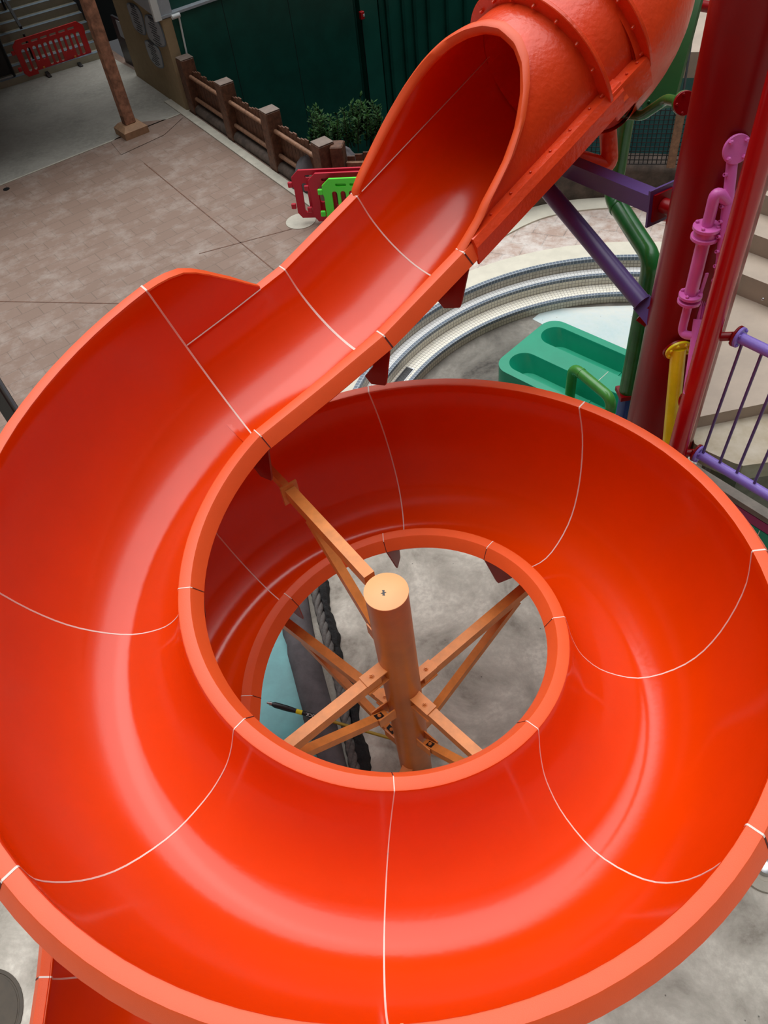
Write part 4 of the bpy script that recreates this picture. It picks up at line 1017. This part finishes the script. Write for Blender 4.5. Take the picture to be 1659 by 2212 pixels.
nnv = V3(-nd[1], nd[0], 0)
barrier('crimson plastic barrier at the back of the three stacked together by the boulder', nb0+nnv*.05, nd, 'bred', False, lean=.10)
barrier('crimson plastic barrier in the middle of the three stacked by the boulder', nb0+nd*.34-nnv*.10+V3(0, 0, 0), nd, 'bred', True, lean=.10)
barrier('lime green plastic barrier at the front of the stacked barriers', nb0+nd*.62-nnv*.26, nd, 'bgreen', True, lean=.10, hb=.95)
mp_ = gp(650, 478, DECK); g = MB().lathe(flatz(mp_, DECK+.002), (0, 0, 1), [(.29, 0), (.29, .008)], 40); struct('trim_round_pad', g, 'fpale')
# stairs
s0_, s1_ = gp(40, 182, DECK), gp(215, 128, DECK); sdv = nrm(s1_-s0_); sn_ = V3(-sdv[1], sdv[0], 0)
L_ = np.linalg.norm(s1_-s0_)+.2
s0w = s0_-sdv*1.8; 
for i in range(22):
    a = s0w+sn_*.30*i; b = a+sdv*(L_+1.9)
    struct('trim_stair', MB().prism([flatz(p, DECK+.17*i) for p in (a, b, b+sn_*.34, a+sn_*.34)], (0, 0, .17)), 'stair', 20)
    struct('trim_stair_nosing', MB().prism([flatz(p, DECK+.17*(i+1)) for p in (a, b, b+sn_*.17, a+sn_*.17)], (0, 0, .006)), 'signedge', 20)
for off_, lab in ((1.85, 'black handrail in the middle of the striped stairs'), (L_*.04+1.55, None)):
    if lab is None: continue
    t = thing('handrail', lab, 'handrail', flatz(s0w+sdv*(off_+.65), DECK))
    base = s0w+sdv*(off_+.65)+sn_*.45
    MB().rod(flatz(base, DECK+1.1), flatz(base+sn_*5, DECK+.9+2.83), .07, .09).build('rail', 'black', t, 20)
    MB().rod(flatz(base, DECK+.12), flatz(base+sn_*5, DECK+.12+2.83), .05, .06).build('lower_rail', 'steel', t, 20)
    for i in range(4): q = base+sn_*(1.6*i); MB().rod(flatz(q, DECK+.1+.907*i), flatz(q, DECK+.95+.907*i), .05, .05, up=(1, 0, 0)).build('rail_post', 'black', t, 20)
t = thing('stair_screen', 'black framed panel at the left foot of the striped stairs', 'railing', flatz(gp(38, 180, DECK), DECK))
e_ = gp(38, 180, DECK); MB().rod(flatz(e_, DECK), flatz(e_, DECK+1.6), .07, .07, up=(1, 0, 0)).build('frame_post', 'black', t, 20)
MB().prism([flatz(e_-sdv*1.6, DECK+.25), flatz(e_-sdv*.02, DECK+.25), flatz(e_-sdv*.02, DECK+1.6), flatz(e_-sdv*1.6, DECK+1.6)], sn_*.03).build('infill', 'black', t, 20)
MB().rod(flatz(e_-sdv*1.6, DECK+.2), flatz(e_, DECK+.2), .05, .06).build('bottom_rail', 'steel', t, 20)
# dark opening right of the stairs and backdrop
dk = s0_+sdv*(L_)
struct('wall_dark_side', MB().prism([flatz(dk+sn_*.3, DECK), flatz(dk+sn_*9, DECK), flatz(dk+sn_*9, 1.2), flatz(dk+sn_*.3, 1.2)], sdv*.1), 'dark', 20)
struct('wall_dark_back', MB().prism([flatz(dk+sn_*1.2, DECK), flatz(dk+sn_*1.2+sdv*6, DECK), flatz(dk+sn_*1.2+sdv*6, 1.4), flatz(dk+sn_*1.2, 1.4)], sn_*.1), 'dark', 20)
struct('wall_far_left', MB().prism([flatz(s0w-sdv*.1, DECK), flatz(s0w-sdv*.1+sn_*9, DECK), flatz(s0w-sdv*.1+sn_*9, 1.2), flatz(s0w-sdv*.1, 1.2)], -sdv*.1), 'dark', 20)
t = thing('leaning_board', 'pale edged dark board standing beside the beige notice wall', 'board', gp(307, 150, DECK))
lb = gp(309, 152, DECK); l2_ = lb+bd*1.0+bn*.05
MB().prism([flatz(lb, DECK), flatz(l2_, DECK), flatz(l2_, DECK+1.15), flatz(lb, DECK+1.15)], bn*.06).build('board', 'black', t, 20)
MB().rod(flatz(lb, DECK)+bn*.08, flatz(lb, DECK+1.15)+bn*.08, .03, .03, up=(1, 0, 0)).build('edge_strip', 'white', t, 20)
MB().box(flatz((lb+l2_)/2, DECK+.9)+bn*.065, (.30, .006, .2), (bd, bn, V3(0, 0, 1))).build('plate', 'sign', t, 20)
# floor drain near left edge, black lamp post at left edge
dp_ = gp(14, 409, DECK)
t = thing('floor_drain', 'small round black floor drain near the left edge of the paving', 'drain', dp_)
MB().lathe(dp_, (0, 0, 1), [(.07, 0), (.07, .012)], 24).build('lid', 'black', t)
lp_ = at(10, 868, 7.6)
t = thing('lamp_post', 'black square post at the left edge behind the slide', 'post', flatz(lp_, DECK))
MB().box(flatz(lp_, DECK+2.6), (.065, .065, 2.6), None, .008).build('shaft', 'black', t, 20)
MB().tube([flatz(lp_, DECK)+V3(.09, -.03, 0), flatz(lp_, DECK+5)+V3(.09, -.03, 0)], .014, 8).build('cable', 'signedge', t)

# ------------------------------------------------------------------ upper right background: log kerb, net fence, beige wall
lg = [gp(*p, DECK) for p in ((1010, 520), (1120, 462), (1200, 440), (1300, 430), (1400, 430), (1490, 440), (1600, 470))]
lgs = cr_spline(lg, 30)
struct('trim_planter_edge', MB().loft([[flatz(p, DECK+.0), flatz(p, DECK+.03), flatz(p+nrm(V3(.3, -1, 0))*.42, DECK+.03), flatz(p+nrm(V3(.3, -1, 0))*.42, DECK)] for p in lgs], caps=True), 'cap', 20)
bkn = nrm(V3(.25, 1, 0))
tag(MB().loft([[flatz(p, DECK), flatz(p, DECK+.50), flatz(p+bkn*.08, DECK+.62), flatz(p+bkn*.3, DECK+.66), flatz(p+bkn*.5, DECK+.6), flatz(p+bkn*.55, DECK)] for p in lgs], caps=True).build('planter_wall', 'log', None, 50),
    'dark brown moulded log wall curving behind the stamped paving and under the violet beam', 'wall')
nf = thing('net_fence', 'black net fence with timber posts before a turquoise pool wall', 'fence', flatz(lgs[18]+bkn*.4, DECK+.6))
na = lgs[6]+bkn*.35; nc = lgs[29]+bkn*.35+V3(.4, -.0, 0)
nfd = nrm(nc-na); nz0, nz1 = DECK+.7, DECK+1.75; NL = np.linalg.norm(nc-na)
for i in range(6):
    p = na+nfd*(NL*i/5); MB().box(flatz(p, (nz0+nz1)/2), (.07, .05, (nz1-nz0)/2+.05), (nfd, V3(-nfd[1], nfd[0], 0), V3(0, 0, 1)), .008).build('post', 'rail', nf, 20)
nm_ = MB(); stp_ = .075
k = 0
while k*stp_ < NL:
    p = na+nfd*k*stp_; nm_.rod(flatz(p, nz0), flatz(p, nz1), .012, .012, up=(1, 0, 0)); k += 1
k = 0
while k*stp_ < nz1-nz0:
    nm_.rod(flatz(na, nz0+k*stp_), flatz(nc, nz0+k*stp_), .012, .012); k += 1
nm_.build('net', 'netblack', nf, 0)
struct('wall_turquoise', MB().prism([flatz(na+bkn*1.2-nfd*.1, DECK), flatz(nc+bkn*1.2, DECK), flatz(nc+bkn*1.2, DECK+1.9), flatz(na+bkn*1.2-nfd*.1, DECK+1.9)], bkn*.2), 'netteal', 20)
struct('wall_beige_far', MB().prism([flatz(na+bkn*.9-nfd*1, DECK+1.75), flatz(nc+bkn*.9+nfd*2, DECK+1.75), flatz(nc+bkn*.9+nfd*2, DECK+2.15), flatz(na+bkn*.9-nfd*1, DECK+2.15)], bkn*2.2), 'step', 20)
for names, grp in ((('crowd_barrier',), 'plastic crowd barriers'), (('tower_column',), 'red steel tower columns'), (('tube_brace',), 'violet braces of the slide tube'), (('picket_fence',), 'brown timber picket fences')):
    for o in bpy.data.objects:
        if o.parent is None and o.name.split('.')[0] in names: o['group'] = grp
